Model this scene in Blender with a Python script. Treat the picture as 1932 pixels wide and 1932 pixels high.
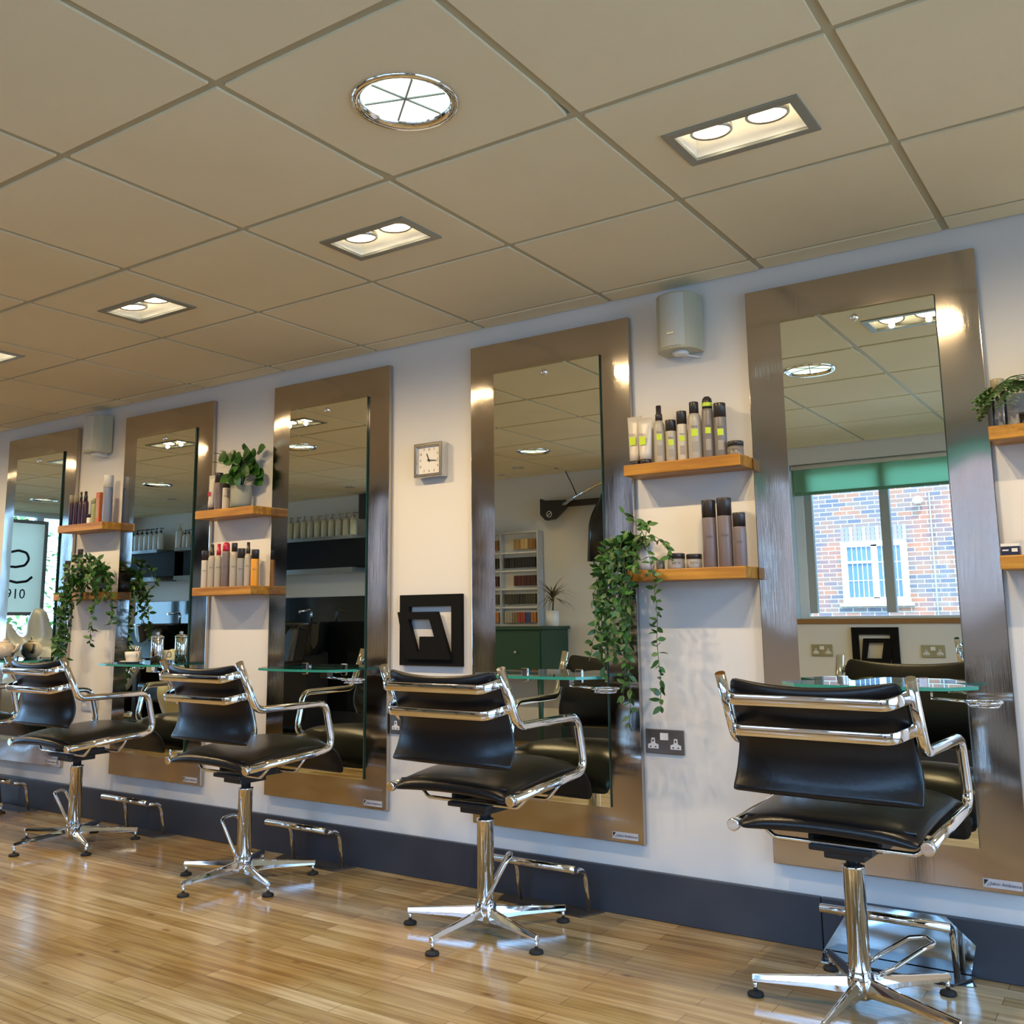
import bpy, bmesh, math, random
from mathutils import Vector, Matrix
from math import radians as RD, pi, sin, cos
random.seed(7)
for o in list(bpy.data.objects): bpy.data.objects.remove(o)
SC = bpy.context.scene; COL = SC.collection
# ------------------------------------------------------------ camera
def make_camera():
    yaw, pit, rol = RD(33.75802811), RD(8.96395617), RD(-0.70384441)
    f = Vector((-sin(yaw)*cos(pit), cos(yaw)*cos(pit), sin(pit)))
    r = Vector((cos(yaw), sin(yaw), 0)); u = r.cross(f)
    r2 = r*cos(rol)+u*sin(rol); u2 = r2.cross(f)
    cd = bpy.data.cameras.new('camera'); c = bpy.data.objects.new('camera', cd); COL.objects.link(c)
    m = Matrix((r2, u2, -f)).transposed().to_4x4(); m.translation = Vector((0.47027, -3.19443, 1.04))
    c.matrix_world = m
    cd.sensor_width = 36; cd.lens = 1818.324/1932*36
    cd.shift_x = -4.258/1932; cd.shift_y = -91.586/1932
    cd.clip_start = .02; cd.clip_end = 200
    SC.camera = c
make_camera()
# ------------------------------------------------------------ world, sun, daylight portals, exposure
W = bpy.data.worlds.new('sky'); SC.world = W; W.use_nodes = True
bg = W.node_tree.nodes['Background']; bg.inputs[0].default_value = (.31, .57, 1.0, 1)
def sky_gradient():      # hazy sky, set slightly brighter towards -x to light the left end
    nt = W.node_tree; N = nt.nodes.new; L = nt.links.new
    tc = N('ShaderNodeTexCoord'); sp = N('ShaderNodeSeparateXYZ'); L(tc.outputs['Generated'], sp.inputs[0])
    mr = N('ShaderNodeMapRange'); mr.inputs[1].default_value = -.1; mr.inputs[2].default_value = .9; mr.inputs[3].default_value = 11.5; mr.inputs[4].default_value = 9.5
    L(sp.outputs[0], mr.inputs[0]); L(mr.outputs[0], bg.inputs[1])
sky_gradient()
sd = bpy.data.lights.new('sun', 'SUN'); sd.energy = 5; sd.angle = RD(.6); sd.color = (1, .95, .86)
so = bpy.data.objects.new('sun', sd); COL.objects.link(so); so.rotation_euler = (RD(-38), RD(20), 0); so.location = (0, 0, 8)
def portal(loc, rot, sx, sy):
    d = bpy.data.lights.new('window_portal', 'AREA'); d.shape = 'RECTANGLE'; d.size = sx; d.size_y = sy
    d.cycles.is_portal = True
    o = bpy.data.objects.new('window_portal', d); COL.objects.link(o); o.location = loc; o.rotation_euler = rot
H = 2.232            # ceiling height
YB = -3.85           # back wall
XL, XR = -9.9, 2.3   # end walls
WX0, WX1, WZ0, WZ1 = -1.76, 1.7, .99, 2.11   # window in back wall, unseen right part widened for more daylight
SY0, SY1, SZ0, SZ1 = -3.55, -.5, .45, 2.20     # shopfront window in the left wall
RY0, RY1, RZ0, RZ1 = -3.6, -.25, .12, 2.18     # unseen glazing added in the right wall to bring in daylight
portal(((WX0+WX1)/2, YB-.2, (WZ0+WZ1)/2), (RD(90), 0, 0), WX1-WX0, WZ1-WZ0)
portal((XL-.2, (SY0+SY1)/2, (SZ0+SZ1)/2), (RD(90), 0, RD(-90)), SY1-SY0, SZ1-SZ0)
portal((XR+.2, (RY0+RY1)/2, (RZ0+RZ1)/2), (RD(90), 0, RD(90)), RY1-RY0, RZ1-RZ0)
vs = SC.view_settings; vs.view_transform = 'Standard'; vs.look = 'None'; vs.gamma = 1; vs.use_curve_mapping = False
vs.exposure = 0.08
SC.cycles.max_bounces = 10; SC.cycles.glossy_bounces = 7; SC.cycles.transparent_max_bounces = 12
SC.cycles.caustics_reflective = False; SC.cycles.caustics_refractive = False
SC.cycles.sample_clamp_indirect = 6
LAMP_W = 25.0
# ------------------------------------------------------------ materials
MATS = {}
def mat(name, col=(.8, .8, .8), rough=.5, metal=0, spec=.5, emit=None, estr=1, coat=0, bump=None, aniso=0, alpha=None):
    if name in MATS: return MATS[name]
    m = bpy.data.materials.new(name); m.use_nodes = True; nt = m.node_tree; b = nt.nodes['Principled BSDF']
    b.inputs['Base Color'].default_value = (*col, 1); b.inputs['Roughness'].default_value = rough
    b.inputs['Metallic'].default_value = metal; b.inputs['Specular IOR Level'].default_value = spec
    b.inputs['Coat Weight'].default_value = coat; b.inputs['Coat Roughness'].default_value = .08
    b.inputs['Anisotropic'].default_value = aniso
    if emit: b.inputs['Emission Color'].default_value = (*emit, 1); b.inputs['Emission Strength'].default_value = estr
    if bump:
        sc, st, dist = bump
        tc = nt.nodes.new('ShaderNodeTexCoord'); n = nt.nodes.new('ShaderNodeTexNoise'); n.inputs['Scale'].default_value = sc
        bp = nt.nodes.new('ShaderNodeBump'); bp.inputs['Strength'].default_value = st; bp.inputs['Distance'].default_value = dist
        nt.links.new(tc.outputs['Object'], n.inputs['Vector']); nt.links.new(n.outputs['Fac'], bp.inputs['Height'])
        nt.links.new(bp.outputs['Normal'], b.inputs['Normal'])
    MATS[name] = m; return m
def colnoise(m, c1, c2, scale=(1, 1, 1), nscale=5, detail=4, lo=.35, hi=.65):
    nt = m.node_tree; b = nt.nodes['Principled BSDF']; N = nt.nodes.new; L = nt.links.new
    tc = N('ShaderNodeTexCoord'); mp = N('ShaderNodeMapping'); mp.inputs['Scale'].default_value = scale
    n = N('ShaderNodeTexNoise'); n.inputs['Scale'].default_value = nscale; n.inputs['Detail'].default_value = detail
    r = N('ShaderNodeValToRGB'); r.color_ramp.elements[0].position = lo; r.color_ramp.elements[1].position = hi
    r.color_ramp.elements[0].color = (*c1, 1); r.color_ramp.elements[1].color = (*c2, 1)
    L(tc.outputs['Object'], mp.inputs[0]); L(mp.outputs[0], n.inputs['Vector']); L(n.outputs['Fac'], r.inputs[0]); L(r.outputs[0], b.inputs['Base Color'])
    return m
wallm = colnoise(mat('wall_paint', (.8, .8, .78), .6, bump=(60, .15, .002)), (.70, .69, .67), (.75, .74, .72), nscale=.8)
tilem = colnoise(mat('ceiling_tile', (.7, .67, .56), .85, spec=.2, bump=(250, .25, .002)), (.86, .76, .52), (.92, .82, .58), nscale=1.3)
barm = mat('ceiling_bar', (.50, .45, .30), .5)
skirtm = colnoise(mat('skirting_grey', (.03, .035, .045), .38), (.030, .034, .046), (.042, .047, .060), nscale=3)
steelm = mat('brushed_steel', (.52, .475, .43), .09, 1)
def warp_steel():
    nt = steelm.node_tree; b = nt.nodes['Principled BSDF']; N = nt.nodes.new; L = nt.links.new
    tc = N('ShaderNodeTexCoord'); mp = N('ShaderNodeMapping'); mp.inputs['Scale'].default_value = (4, 4, 1.6)
    n = N('ShaderNodeTexNoise'); n.inputs['Scale'].default_value = 1.0; n.inputs['Detail'].default_value = .5
    mp2 = N('ShaderNodeMapping'); mp2.inputs['Scale'].default_value = (900, 900, 4)
    n2 = N('ShaderNodeTexNoise'); n2.inputs['Scale'].default_value = 1
    b1 = N('ShaderNodeBump'); b1.inputs['Strength'].default_value = .38; b1.inputs['Distance'].default_value = .05
    b2 = N('ShaderNodeBump'); b2.inputs['Strength'].default_value = .10; b2.inputs['Distance'].default_value = .001
    L(tc.outputs['Object'], mp.inputs[0]); L(mp.outputs[0], n.inputs['Vector']); L(n.outputs['Fac'], b1.inputs['Height'])
    L(tc.outputs['Object'], mp2.inputs[0]); L(mp2.outputs[0], n2.inputs['Vector']); L(n2.outputs['Fac'], b2.inputs['Height'])
    L(b1.outputs['Normal'], b2.inputs['Normal']); L(b2.outputs['Normal'], b.inputs['Normal'])
warp_steel()
steeledge = mat('satin_steel_edge', (.55, .54, .52), .35, 1)
mirrorm = mat('mirror_silver', (.88, .92, .80), 0.0, 1)
chrome = mat('chrome', (.86, .86, .87), .045, 1)
satin = mat('satin_metal', (.55, .55, .52), .3, 1)
leather = mat('black_leather', (.005, .005, .006), .30, spec=.42, bump=(70, .10, .004))
blackp = mat('black_plastic', (.012, .012, .013), .4)
rubber = mat('black_rubber', (.01, .01, .01), .7)
white = mat('white_gloss', (.78, .78, .76), .3)
cream = mat('cream_plastic', (.45, .43, .30), .4)
grille = mat('speaker_grille', (.55, .55, .48), .7, bump=(400, .4, .003))
woodm = colnoise(mat('honey_oak', (.5, .25, .05), .45), (.30, .125, .012), (.52, .26, .032), scale=(1.5, 18, 18), nscale=2.2)
darkwood = mat('sill_wood', (.30, .15, .05), .4)
blackpaint = mat('black_paint', (.004, .004, .004), .7, spec=.15)
glossblack = mat('gloss_black_panel', (.010, .013, .016), .06, coat=.5)
greenpaint = mat('green_paint', (.010, .055, .035), .4)
def translucent(name, c, f):
    m = bpy.data.materials.new(name); m.use_nodes = True; nt = m.node_tree; nt.nodes.clear(); N = nt.nodes.new; L = nt.links.new
    o = N('ShaderNodeOutputMaterial'); a = N('ShaderNodeBsdfDiffuse'); b = N('ShaderNodeBsdfTranslucent'); x = N('ShaderNodeMixShader')
    a.inputs[0].default_value = (*c, 1); b.inputs[0].default_value = (*c, 1); x.inputs[0].default_value = f
    L(a.outputs[0], x.inputs[1]); L(b.outputs[0], x.inputs[2]); L(x.outputs[0], o.inputs[0]); return m
blindm = translucent('blind_fabric', (.52, .76, .57), .75); signm = translucent('sign_film', (.92, .88, .78), .65)
pvc = mat('pvc_white', (.8, .82, .82), .3)
pvcg = mat('pvc_grey', (.42, .45, .44), .4)
leafm = colnoise(mat('leaf_green', (.05, .16, .03), .45), (.016, .062, .010), (.05, .16, .026), nscale=14)
leafd = colnoise(mat('leaf_dark', (.03, .1, .02), .35), (.016, .060, .010), (.05, .16, .025), nscale=18)
fernm = colnoise(mat('fern_green', (.1, .3, .05), .5), (.05, .16, .02), (.18, .38, .09), nscale=20)
leafbr = colnoise(mat('leaf_bronze', (.15, .11, .05), .5), (.10, .07, .035), (.20, .17, .07), nscale=20)
stemm = mat('stem', (.07, .09, .03), .6)
soil = mat('soil', (.03, .02, .012), .9)
concrete = mat('grey_concrete', (.27, .28, .24), .8, bump=(60, .3, .003))
platem = mat('tread_plate', (.50, .58, .62), .10, 1)
def glassmat(name, tint, refl=.06, rough=0):
    m = bpy.data.materials.new(name); m.use_nodes = True; nt = m.node_tree; nt.nodes.clear(); N = nt.nodes.new; L = nt.links.new
    o = N('ShaderNodeOutputMaterial'); t = N('ShaderNodeBsdfTransparent'); t.inputs[0].default_value = (*tint, 1)
    g = N('ShaderNodeBsdfGlossy'); g.inputs['Roughness'].default_value = rough
    fr = N('ShaderNodeFresnel'); fr.inputs[0].default_value = 1.5; mx = N('ShaderNodeMixShader')
    L(fr.outputs[0], mx.inputs[0]); L(t.outputs[0], mx.inputs[1]); L(g.outputs[0], mx.inputs[2]); L(mx.outputs[0], o.inputs[0])
    return m
paneglass = glassmat('window_glass', (.95, .97, .96))
shelfglass = glassmat('shelf_glass', (.84, .94, .90))
glassedge = mat('glass_edge_green', (.04, .30, .22), .12, spec=.8)
clearplastic = glassmat('clear_plastic', (.88, .88, .86), rough=.1)
def floor_material():
    m = bpy.data.materials.new('strip_wood_floor'); m.use_nodes = True; nt = m.node_tree; b = nt.nodes['Principled BSDF']; N = nt.nodes.new; L = nt.links.new
    tc = N('ShaderNodeTexCoord')
    br = N('ShaderNodeTexBrick'); br.offset = .37; br.offset_frequency = 2; br.squash = 1
    for k, v in dict(Scale=1, **{'Mortar Size': .0009, 'Brick Width': .50, 'Row Height': .062, 'Bias': 0.0, 'Mortar Smooth': .2}).items(): br.inputs[k].default_value = v
    br.inputs['Color1'].default_value = (0, 0, 0, 1); br.inputs['Color2'].default_value = (1, 1, 1, 1); br.inputs['Mortar'].default_value = (.35, .35, .35, 1)
    L(tc.outputs['Object'], br.inputs['Vector'])
    rp = N('ShaderNodeValToRGB'); e = rp.color_ramp.elements
    e[0].position = 0; e[0].color = (.36, .265, .12, 1); e[1].position = 1; e[1].color = (.60, .51, .32, 1)
    for p, c in ((.25, (.50, .40, .215)), (.5, (.43, .335, .155)), (.75, (.55, .455, .265))):
        x = e.new(p); x.color = (*c, 1)
    L(br.outputs['Color'], rp.inputs[0])
    mp = N('ShaderNodeMapping'); mp.inputs['Scale'].default_value = (1.3, 22, 1); n = N('ShaderNodeTexNoise'); n.inputs['Scale'].default_value = 2.2; n.inputs['Detail'].default_value = 5
    L(tc.outputs['Object'], mp.inputs[0]); L(mp.outputs[0], n.inputs['Vector'])
    r2 = N('ShaderNodeValToRGB'); r2.color_ramp.elements[0].position = .3; r2.color_ramp.elements[0].color = (.52, .42, .28, 1); r2.color_ramp.elements[1].position = .62; r2.color_ramp.elements[1].color = (1, 1, 1, 1)
    L(n.outputs['Fac'], r2.inputs[0])
    n3 = N('ShaderNodeTexNoise'); n3.inputs['Scale'].default_value = 1.6; n3.inputs['Detail'].default_value = 3
    r3 = N('ShaderNodeValToRGB'); r3.color_ramp.elements[0].position = .33; r3.color_ramp.elements[0].color = (.82, .62, .36, 1); r3.color_ramp.elements[1].position = .6; r3.color_ramp.elements[1].color = (1, 1, 1, 1)
    L(tc.outputs['Object'], n3.inputs['Vector']); L(n3.outputs['Fac'], r3.inputs[0])
    v = N('ShaderNodeTexVoronoi'); v.inputs['Scale'].default_value = 5.5; mpv = N('ShaderNodeMapping'); mpv.inputs['Scale'].default_value = (.7, 1.5, 1); L(tc.outputs['Object'], mpv.inputs[0]); L(mpv.outputs[0], v.inputs['Vector'])
    r4 = N('ShaderNodeValToRGB'); r4.color_ramp.elements[0].position = .03; r4.color_ramp.elements[0].color = (.28, .12, .05, 1); r4.color_ramp.elements[1].position = .11; r4.color_ramp.elements[1].color = (1, 1, 1, 1)
    L(v.outputs['Distance'], r4.inputs[0])
    def mul(a, c, fac=1):
        x = N('ShaderNodeMix'); x.data_type = 'RGBA'; x.blend_type = 'MULTIPLY'; x.inputs[0].default_value = fac; L(a, x.inputs[6]); L(c, x.inputs[7]); return x.outputs[2]
    c = mul(rp.outputs[0], r2.outputs[0], .85); c = mul(c, r3.outputs[0], .9); c = mul(c, r4.outputs[0], .7)
    mm = N('ShaderNodeMix'); mm.data_type = 'RGBA'; L(br.outputs['Fac'], mm.inputs[0]); L(c, mm.inputs[6]); mm.inputs[7].default_value = (.14, .07, .03, 1)
    L(mm.outputs[2], b.inputs['Base Color'])
    b.inputs['Roughness'].default_value = .17; b.inputs['Specular IOR Level'].default_value = .6
    bp = N('ShaderNodeBump'); bp.inputs['Strength'].default_value = .25; bp.inputs['Distance'].default_value = .002; L(n.outputs['Fac'], bp.inputs['Height'])
    bp2 = N('ShaderNodeBump'); bp2.inputs['Strength'].default_value = .6; bp2.inputs['Distance'].default_value = .0015; bp2.invert = True
    L(br.outputs['Fac'], bp2.inputs['Height']); L(bp.outputs[0], bp2.inputs['Normal']); L(bp2.outputs[0], b.inputs['Normal'])
    return m
floorm = floor_material()
def brick_material():
    m = bpy.data.materials.new('stock_brick'); m.use_nodes = True; nt = m.node_tree; b = nt.nodes['Principled BSDF']; N = nt.nodes.new; L = nt.links.new
    tc = N('ShaderNodeTexCoord'); sp = N('ShaderNodeSeparateXYZ'); cb = N('ShaderNodeCombineXYZ'); L(tc.outputs['Object'], sp.inputs[0]); L(sp.outputs[0], cb.inputs[0]); L(sp.outputs[2], cb.inputs[1])
    br = N('ShaderNodeTexBrick')
    for k, v in dict(Scale=1, **{'Mortar Size': .006, 'Brick Width': .235, 'Row Height': .075, 'Mortar Smooth': .1}).items(): br.inputs[k].default_value = v
    br.inputs['Color1'].default_value = (0, 0, 0, 1); br.inputs['Color2'].default_value = (1, 1, 1, 1)
    L(cb.outputs[0], br.inputs['Vector'])
    rp = N('ShaderNodeValToRGB'); e = rp.color_ramp.elements; rp.color_ramp.interpolation = 'LINEAR'
    e[0].color = (.11, .10, .13, 1); e[1].color = (.32, .13, .08, 1)
    for p, c in ((.35, (.15, .12, .135)), (.6, (.21, .14, .125)), (.8, (.27, .135, .10))):
        x = e.new(p); x.color = (*c, 1)
    L(br.outputs['Color'], rp.inputs[0])
    n = N('ShaderNodeTexNoise'); n.inputs['Scale'].default_value = .9; L(tc.outputs['Object'], n.inputs['Vector'])
    r2 = N('ShaderNodeValToRGB'); r2.color_ramp.elements[0].position = .52; r2.color_ramp.elements[1].position = .68; L(n.outputs['Fac'], r2.inputs[0])
    mx = N('ShaderNodeMix'); mx.data_type = 'RGBA'; mx.inputs[7].default_value = (.46, .14, .065, 1)
    mt = N('ShaderNodeMath'); mt.operation = 'MULTIPLY'; mt.inputs[1].default_value = .6; L(r2.outputs[0], mt.inputs[0]); L(mt.outputs[0], mx.inputs[0]); L(rp.outputs[0], mx.inputs[6])
    m2 = N('ShaderNodeMix'); m2.data_type = 'RGBA'; L(br.outputs['Fac'], m2.inputs[0]); L(mx.outputs[2], m2.inputs[6]); m2.inputs[7].default_value = (.50, .46, .37, 1)
    L(m2.outputs[2], b.inputs['Base Color']); b.inputs['Roughness'].default_value = .85
    return m
brickm = brick_material()
# ------------------------------------------------------------ mesh helpers
def nb(): return bmesh.new()
def box(bm, x0, x1, y0, y1, z0, z1, mi=0, M=None):
    vs_ = [bm.verts.new((x, y, z)) for x in (x0, x1) for y in (y0, y1) for z in (z0, z1)]
    if M is not None:
        for v in vs_: v.co = M @ v.co
    q = [(0, 1, 3, 2), (4, 6, 7, 5), (0, 4, 5, 1), (2, 3, 7, 6), (0, 2, 6, 4), (1, 5, 7, 3)]
    for f in q:
        fc = bm.faces.new([vs_[i] for i in f]); fc.material_index = mi
def fillet(pts, rads, n=7):
    out = [Vector(pts[0])]
    for i in range(1, len(pts)-1):
        a, b, c = Vector(pts[i-1]), Vector(pts[i]), Vector(pts[i+1]); r = rads[i-1] if isinstance(rads, (list, tuple)) else rads
        u = (a-b).normalized(); v = (c-b).normalized(); ang = u.angle(v)
        if r <= 0 or ang > pi-.02: out.append(b); continue
        d = min(r/math.tan(ang/2), (a-b).length*.49, (c-b).length*.49)
        p0 = b+u*d; p2 = b+v*d
        for k in range(n+1):
            t = k/n; out.append(p0*(1-t)**2+b*2*t*(1-t)+p2*t*t)
    out.append(Vector(pts[-1])); return out
def sweep(bm, pts, prof, mi=0, up=Vector((0, 0, 1)), closed=False, cap=True, scale=None):
    """sweep a 2D profile [(a,b)] along pts; a along side, b along up"""
    pts = [Vector(p) for p in pts]; n = len(pts); rings = []; prev = None
    for i, p in enumerate(pts):
        if closed: t = (pts[(i+1) % n]-pts[i-1]).normalized()
        else: t = (pts[min(i+1, n-1)]-pts[max(i-1, 0)]).normalized()
        if prev is None:
            s = t.cross(up)
            if s.length < 1e-3: s = t.cross(Vector((0, 1, 0)))
            s.normalize(); w = s.cross(t).normalized()
        else:
            w = prev-t*prev.dot(t); w.normalize(); s = t.cross(w)
        prev = w; k = scale[i] if scale else 1
        rings.append([bm.verts.new(p+s*(a*k)+w*(b*k)) for a, b in prof])
    m = len(prof)
    for i in range(n if closed else n-1):
        A, B = rings[i], rings[(i+1) % n]
        for j in range(m):
            f = bm.faces.new((A[j], A[(j+1) % m], B[(j+1) % m], B[j])); f.material_index = mi; f.smooth = True
    if cap and not closed:
        for R_ in (rings[0][::-1], rings[-1]):
            f = bm.faces.new(R_); f.material_index = mi
def circ(r, n=12): return [(r*cos(2*pi*k/n), r*sin(2*pi*k/n)) for k in range(n)]
def tube(bm, pts, r, n=12, mi=0, closed=False, scale=None, cap=True): sweep(bm, pts, circ(r, n), mi, closed=closed, scale=scale, cap=cap)
def lathe(bm, prof, n=24, c=(0, 0, 0), mi=0, M=None, capb=True, capt=True):
    """prof [(r,z)] bottom to top"""
    rings = []
    for r, z in prof:
        ring = []
        for k in range(n):
            v = Vector((c[0]+r*cos(2*pi*k/n), c[1]+r*sin(2*pi*k/n), c[2]+z))
            if M is not None: v = M @ v
            ring.append(bm.verts.new(v))
        rings.append(ring)
    for i in range(len(rings)-1):
        for k in range(n):
            f = bm.faces.new((rings[i][k], rings[i][(k+1) % n], rings[i+1][(k+1) % n], rings[i+1][k])); f.material_index = mi; f.smooth = True
    if capb: bm.faces.new(rings[0][::-1]).material_index = mi
    if capt: bm.faces.new(rings[-1]).material_index = mi
def prism(bm, poly, h0, h1, ax='z', mi=0, side_mi=None):
    """extrude 2D poly between h0 and h1 along axis"""
    def P(a, b, h): return {'z': (a, b, h), 'y': (a, h, b), 'x': (h, a, b)}[ax]
    A = [bm.verts.new(P(a, b, h0)) for a, b in poly]; B = [bm.verts.new(P(a, b, h1)) for a, b in poly]
    bm.faces.new(A[::-1]).material_index = mi; bm.faces.new(B).material_index = mi
    n = len(poly)
    for k in range(n):
        bm.faces.new((A[k], A[(k+1) % n], B[(k+1) % n], B[k])).material_index = mi if side_mi is None else side_mi
def frame_prism(bm, outer, inner, h0, h1, ax='y', mi=0):
    def P(a, b, h): return {'z': (a, b, h), 'y': (a, h, b), 'x': (h, a, b)}[ax]
    n = len(outer); V = {}
    for nm, poly in (('o', outer), ('i', inner)):
        for h, hh in ((0, h0), (1, h1)): V[nm, h] = [bm.verts.new(P(a, b, hh)) for a, b in poly]
    for k in range(n):
        j = (k+1) % n
        for h in (0, 1): bm.faces.new((V['o', h][k], V['o', h][j], V['i', h][j], V['i', h][k])).material_index = mi
        bm.faces.new((V['o', 0][k], V['o', 0][j], V['o', 1][j], V['o', 1][k])).material_index = mi
        bm.faces.new((V['i', 0][k], V['i', 0][j], V['i', 1][j], V['i', 1][k])).material_index = mi
def obj(name, bm, m, parent=None, bevel=0, seg=2, sub=0, loc=None, autosmooth=False):
    bmesh.ops.recalc_face_normals(bm, faces=bm.faces[:])
    me = bpy.data.meshes.new(name); bm.to_mesh(me); bm.free()
    for x in (m if isinstance(m, (list, tuple)) else [m]): me.materials.append(x)
    o = bpy.data.objects.new(name, me); COL.objects.link(o)
    if parent is not None: o.parent = parent
    if loc: o.location = loc
    if bevel:
        b = o.modifiers.new('bevel', 'BEVEL'); b.width = bevel; b.segments = seg; b.limit_method = 'ANGLE'; b.angle_limit = RD(40)
    if sub:
        s = o.modifiers.new('sub', 'SUBSURF'); s.levels = sub; s.render_levels = sub
    return o
def tag(o, label, cat, group=None, kind=None):
    o['label'] = label; o['category'] = cat
    if group: o['group'] = group
    if kind: o['kind'] = kind
    return o
def thing(name, label, cat, loc=(0, 0, 0), rz=0, group=None):
    o = bpy.data.objects.new(name, None); COL.objects.link(o); o.location = loc; o.rotation_euler = (0, 0, rz); o.empty_display_size = .05
    return tag(o, label, cat, group)
def struct(name, bm, m, parent=None, **k):
    o = obj(name, bm, m, parent, **k)
    if parent is None: o['kind'] = 'structure'
    return o
def dup(root, loc, rz, label, group=None):
    r = root.copy(); COL.objects.link(r); r.location = loc; r.rotation_euler = (0, 0, rz); r['label'] = label
    if group: r['group'] = group
    for ch in root.children:
        c = ch.copy(); COL.objects.link(c); c.parent = r
        for g in ch.children:
            d = g.copy(); COL.objects.link(d); d.parent = c
    return r
def text_bm(s, size, depth=.0006, M=None, align='CENTER', mi=0):
    cu = bpy.data.curves.new('t', 'FONT'); cu.body = s; cu.size = size; cu.align_x = align; cu.align_y = 'CENTER'; cu.extrude = depth; cu.resolution_u = 2
    o = bpy.data.objects.new('t', cu); COL.objects.link(o); bpy.context.view_layer.update()
    dg = bpy.context.evaluated_depsgraph_get(); me = bpy.data.meshes.new_from_object(o.evaluated_get(dg))
    bm = nb(); bm.from_mesh(me)
    if M is not None: bm.transform(M)
    for f in bm.faces: f.material_index = mi
    bpy.data.objects.remove(o); bpy.data.curves.remove(cu); bpy.data.meshes.remove(me)
    return bm
def join(bm, other):
    me = bpy.data.meshes.new('j'); other.to_mesh(me); bm.from_mesh(me); other.free(); bpy.data.meshes.remove(me)
FACE_ROOM = Matrix.Rotation(RD(90), 4, 'X')     # text facing -y (readable from the room)
# ------------------------------------------------------------ the room
bm = nb(); box(bm, XL-.2, XR+.2, YB-.2, .2, -.1, 0); struct('floor', bm, floorm)
bm = nb(); box(bm, XL-.2, XR+.2, 0, .2, 0, H+.4); struct('wall_mirrors', bm, wallm)
bm = nb()
px_ = XL-.2
for a, b in ((-5.60, -4.80), (-2.95, -1.98), (WX0, WX1)):
    box(bm, px_, a, YB-.2, YB, 0, H+.4); box(bm, a, b, YB-.2, YB, 0, WZ0); box(bm, a, b, YB-.2, YB, WZ1, H+.4); px_ = b
box(bm, px_, XR+.2, YB-.2, YB, 0, H+.4)
struct('wall_back', bm, wallm)
bm = nb(); box(bm, XR, XR+.2, YB, RY0, 0, H+.4); box(bm, XR, XR+.2, RY1, 0, 0, H+.4); box(bm, XR, XR+.2, RY0, RY1, 0, RZ0); box(bm, XR, XR+.2, RY0, RY1, RZ1, H+.4)
struct('wall_right', bm, wallm)
bm = nb()
box(bm, XL-.2, XL, YB, SY0, 0, H+.4); box(bm, XL-.2, XL, SY1, 0, 0, H+.4); box(bm, XL-.2, XL, SY0, SY1, 0, SZ0); box(bm, XL-.2, XL, SY0, SY1, SZ1, H+.4)
struct('wall_left', bm, wallm)
# baseboard in three lengths butted together
bm = nb()
for a, b in ((XL, -3.9), (-3.898, -.521), (-.519, XR)): box(bm, a, b, -.02, 0, 0, .158)
struct('baseboard_mirrors', bm, skirtm, bevel=.003)
bm = nb(); box(bm, XL, -5.2, YB, YB+.02, 0, .158); box(bm, -5.2, XR, YB, YB+.02, 0, .158); struct('baseboard_back', bm, skirtm, bevel=.003)
# suspended ceiling: tegular tiles dropped below the bars
CX = [(-.6*k) for k in range(-4, 18)]; RY = [-.1168-.5905*k for k in range(0, 8)]
LX = [.9-1.2*k for k in range(0, 8)]          # double spots, tile column centres minus 3 mm
lampsq = {(round(x-.3+.0, 1)) for x in ()}
sq = [(.895-1.2*k, -.993) for k in range(8)]
rd = [(-.9, -1.585), (-3.3, -2.77), (-4.5, -1.585), (-6.9, -2.18), (-8.7, -2.18)]
sm = [(-3.83, -3.36), (-7.7, -2.92), (-5.7, -3.36)]
bm = nb()
xs = sorted(CX); ys = sorted(RY+[0.0, YB]); ys = [y for y in ys if y >= YB]
g = .012
for i in range(len(xs)-1):
    for j in range(len(ys)-1):
        x0, x1, y0, y1 = xs[i]+g, xs[i+1]-g, ys[j]+g, ys[j+1]-g
        if xs[i] < XL-.61 or xs[i] > XR: continue
        hole = None
        for (cx, cy) in sq:
            if x0 < cx < x1 and y0 < cy < y1: hole = (cx-.17, cx+.17, cy-.095, cy+.095)
        rh = [(cx, cy, .122) for cx, cy in rd if x0 < cx < x1 and y0 < cy < y1]+[(cx, cy, .045) for cx, cy in sm if x0 < cx < x1 and y0 < cy < y1]
        if y1-y0 < .03: continue
        if hole:
            a, b, c, d = hole
            frame_prism(bm, [(x0, y0), (x1, y0), (x1, y1), (x0, y1)], [(a, c), (b, c), (b, d), (a, d)], H, H+.02, 'z')
        elif rh:
            cx, cy, r = rh[0]; n = 24; out = []; inn = []
            for k in range(n):
                t = 2*pi*k/n+pi/4; dx, dy = cos(t), sin(t)
                s = min(((x1 if dx > 0 else x0)-cx)/dx if abs(dx) > 1e-6 else 9, ((y1 if dy > 0 else y0)-cy)/dy if abs(dy) > 1e-6 else 9)
                out.append((cx+dx*s, cy+dy*s)); inn.append((cx+dx*r, cy+dy*r))
            frame_prism(bm, out, inn, H, H+.02, 'z')
        else: box(bm, x0, x1, y0, y1, H, H+.02)
for x in xs:
    if XL < x < XR: box(bm, x-.013, x+.013, YB, 0, H+.006, H+.03, 1)
for y in ys: box(bm, XL, XR, max(y-.013, YB), min(y+.013, 0), H+.0061, H+.0301, 1)
box(bm, XL-.2, XR+.2, YB-.2, .2, H+.4, H+.5)
struct('ceiling', bm, [tilem, barm])
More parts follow.
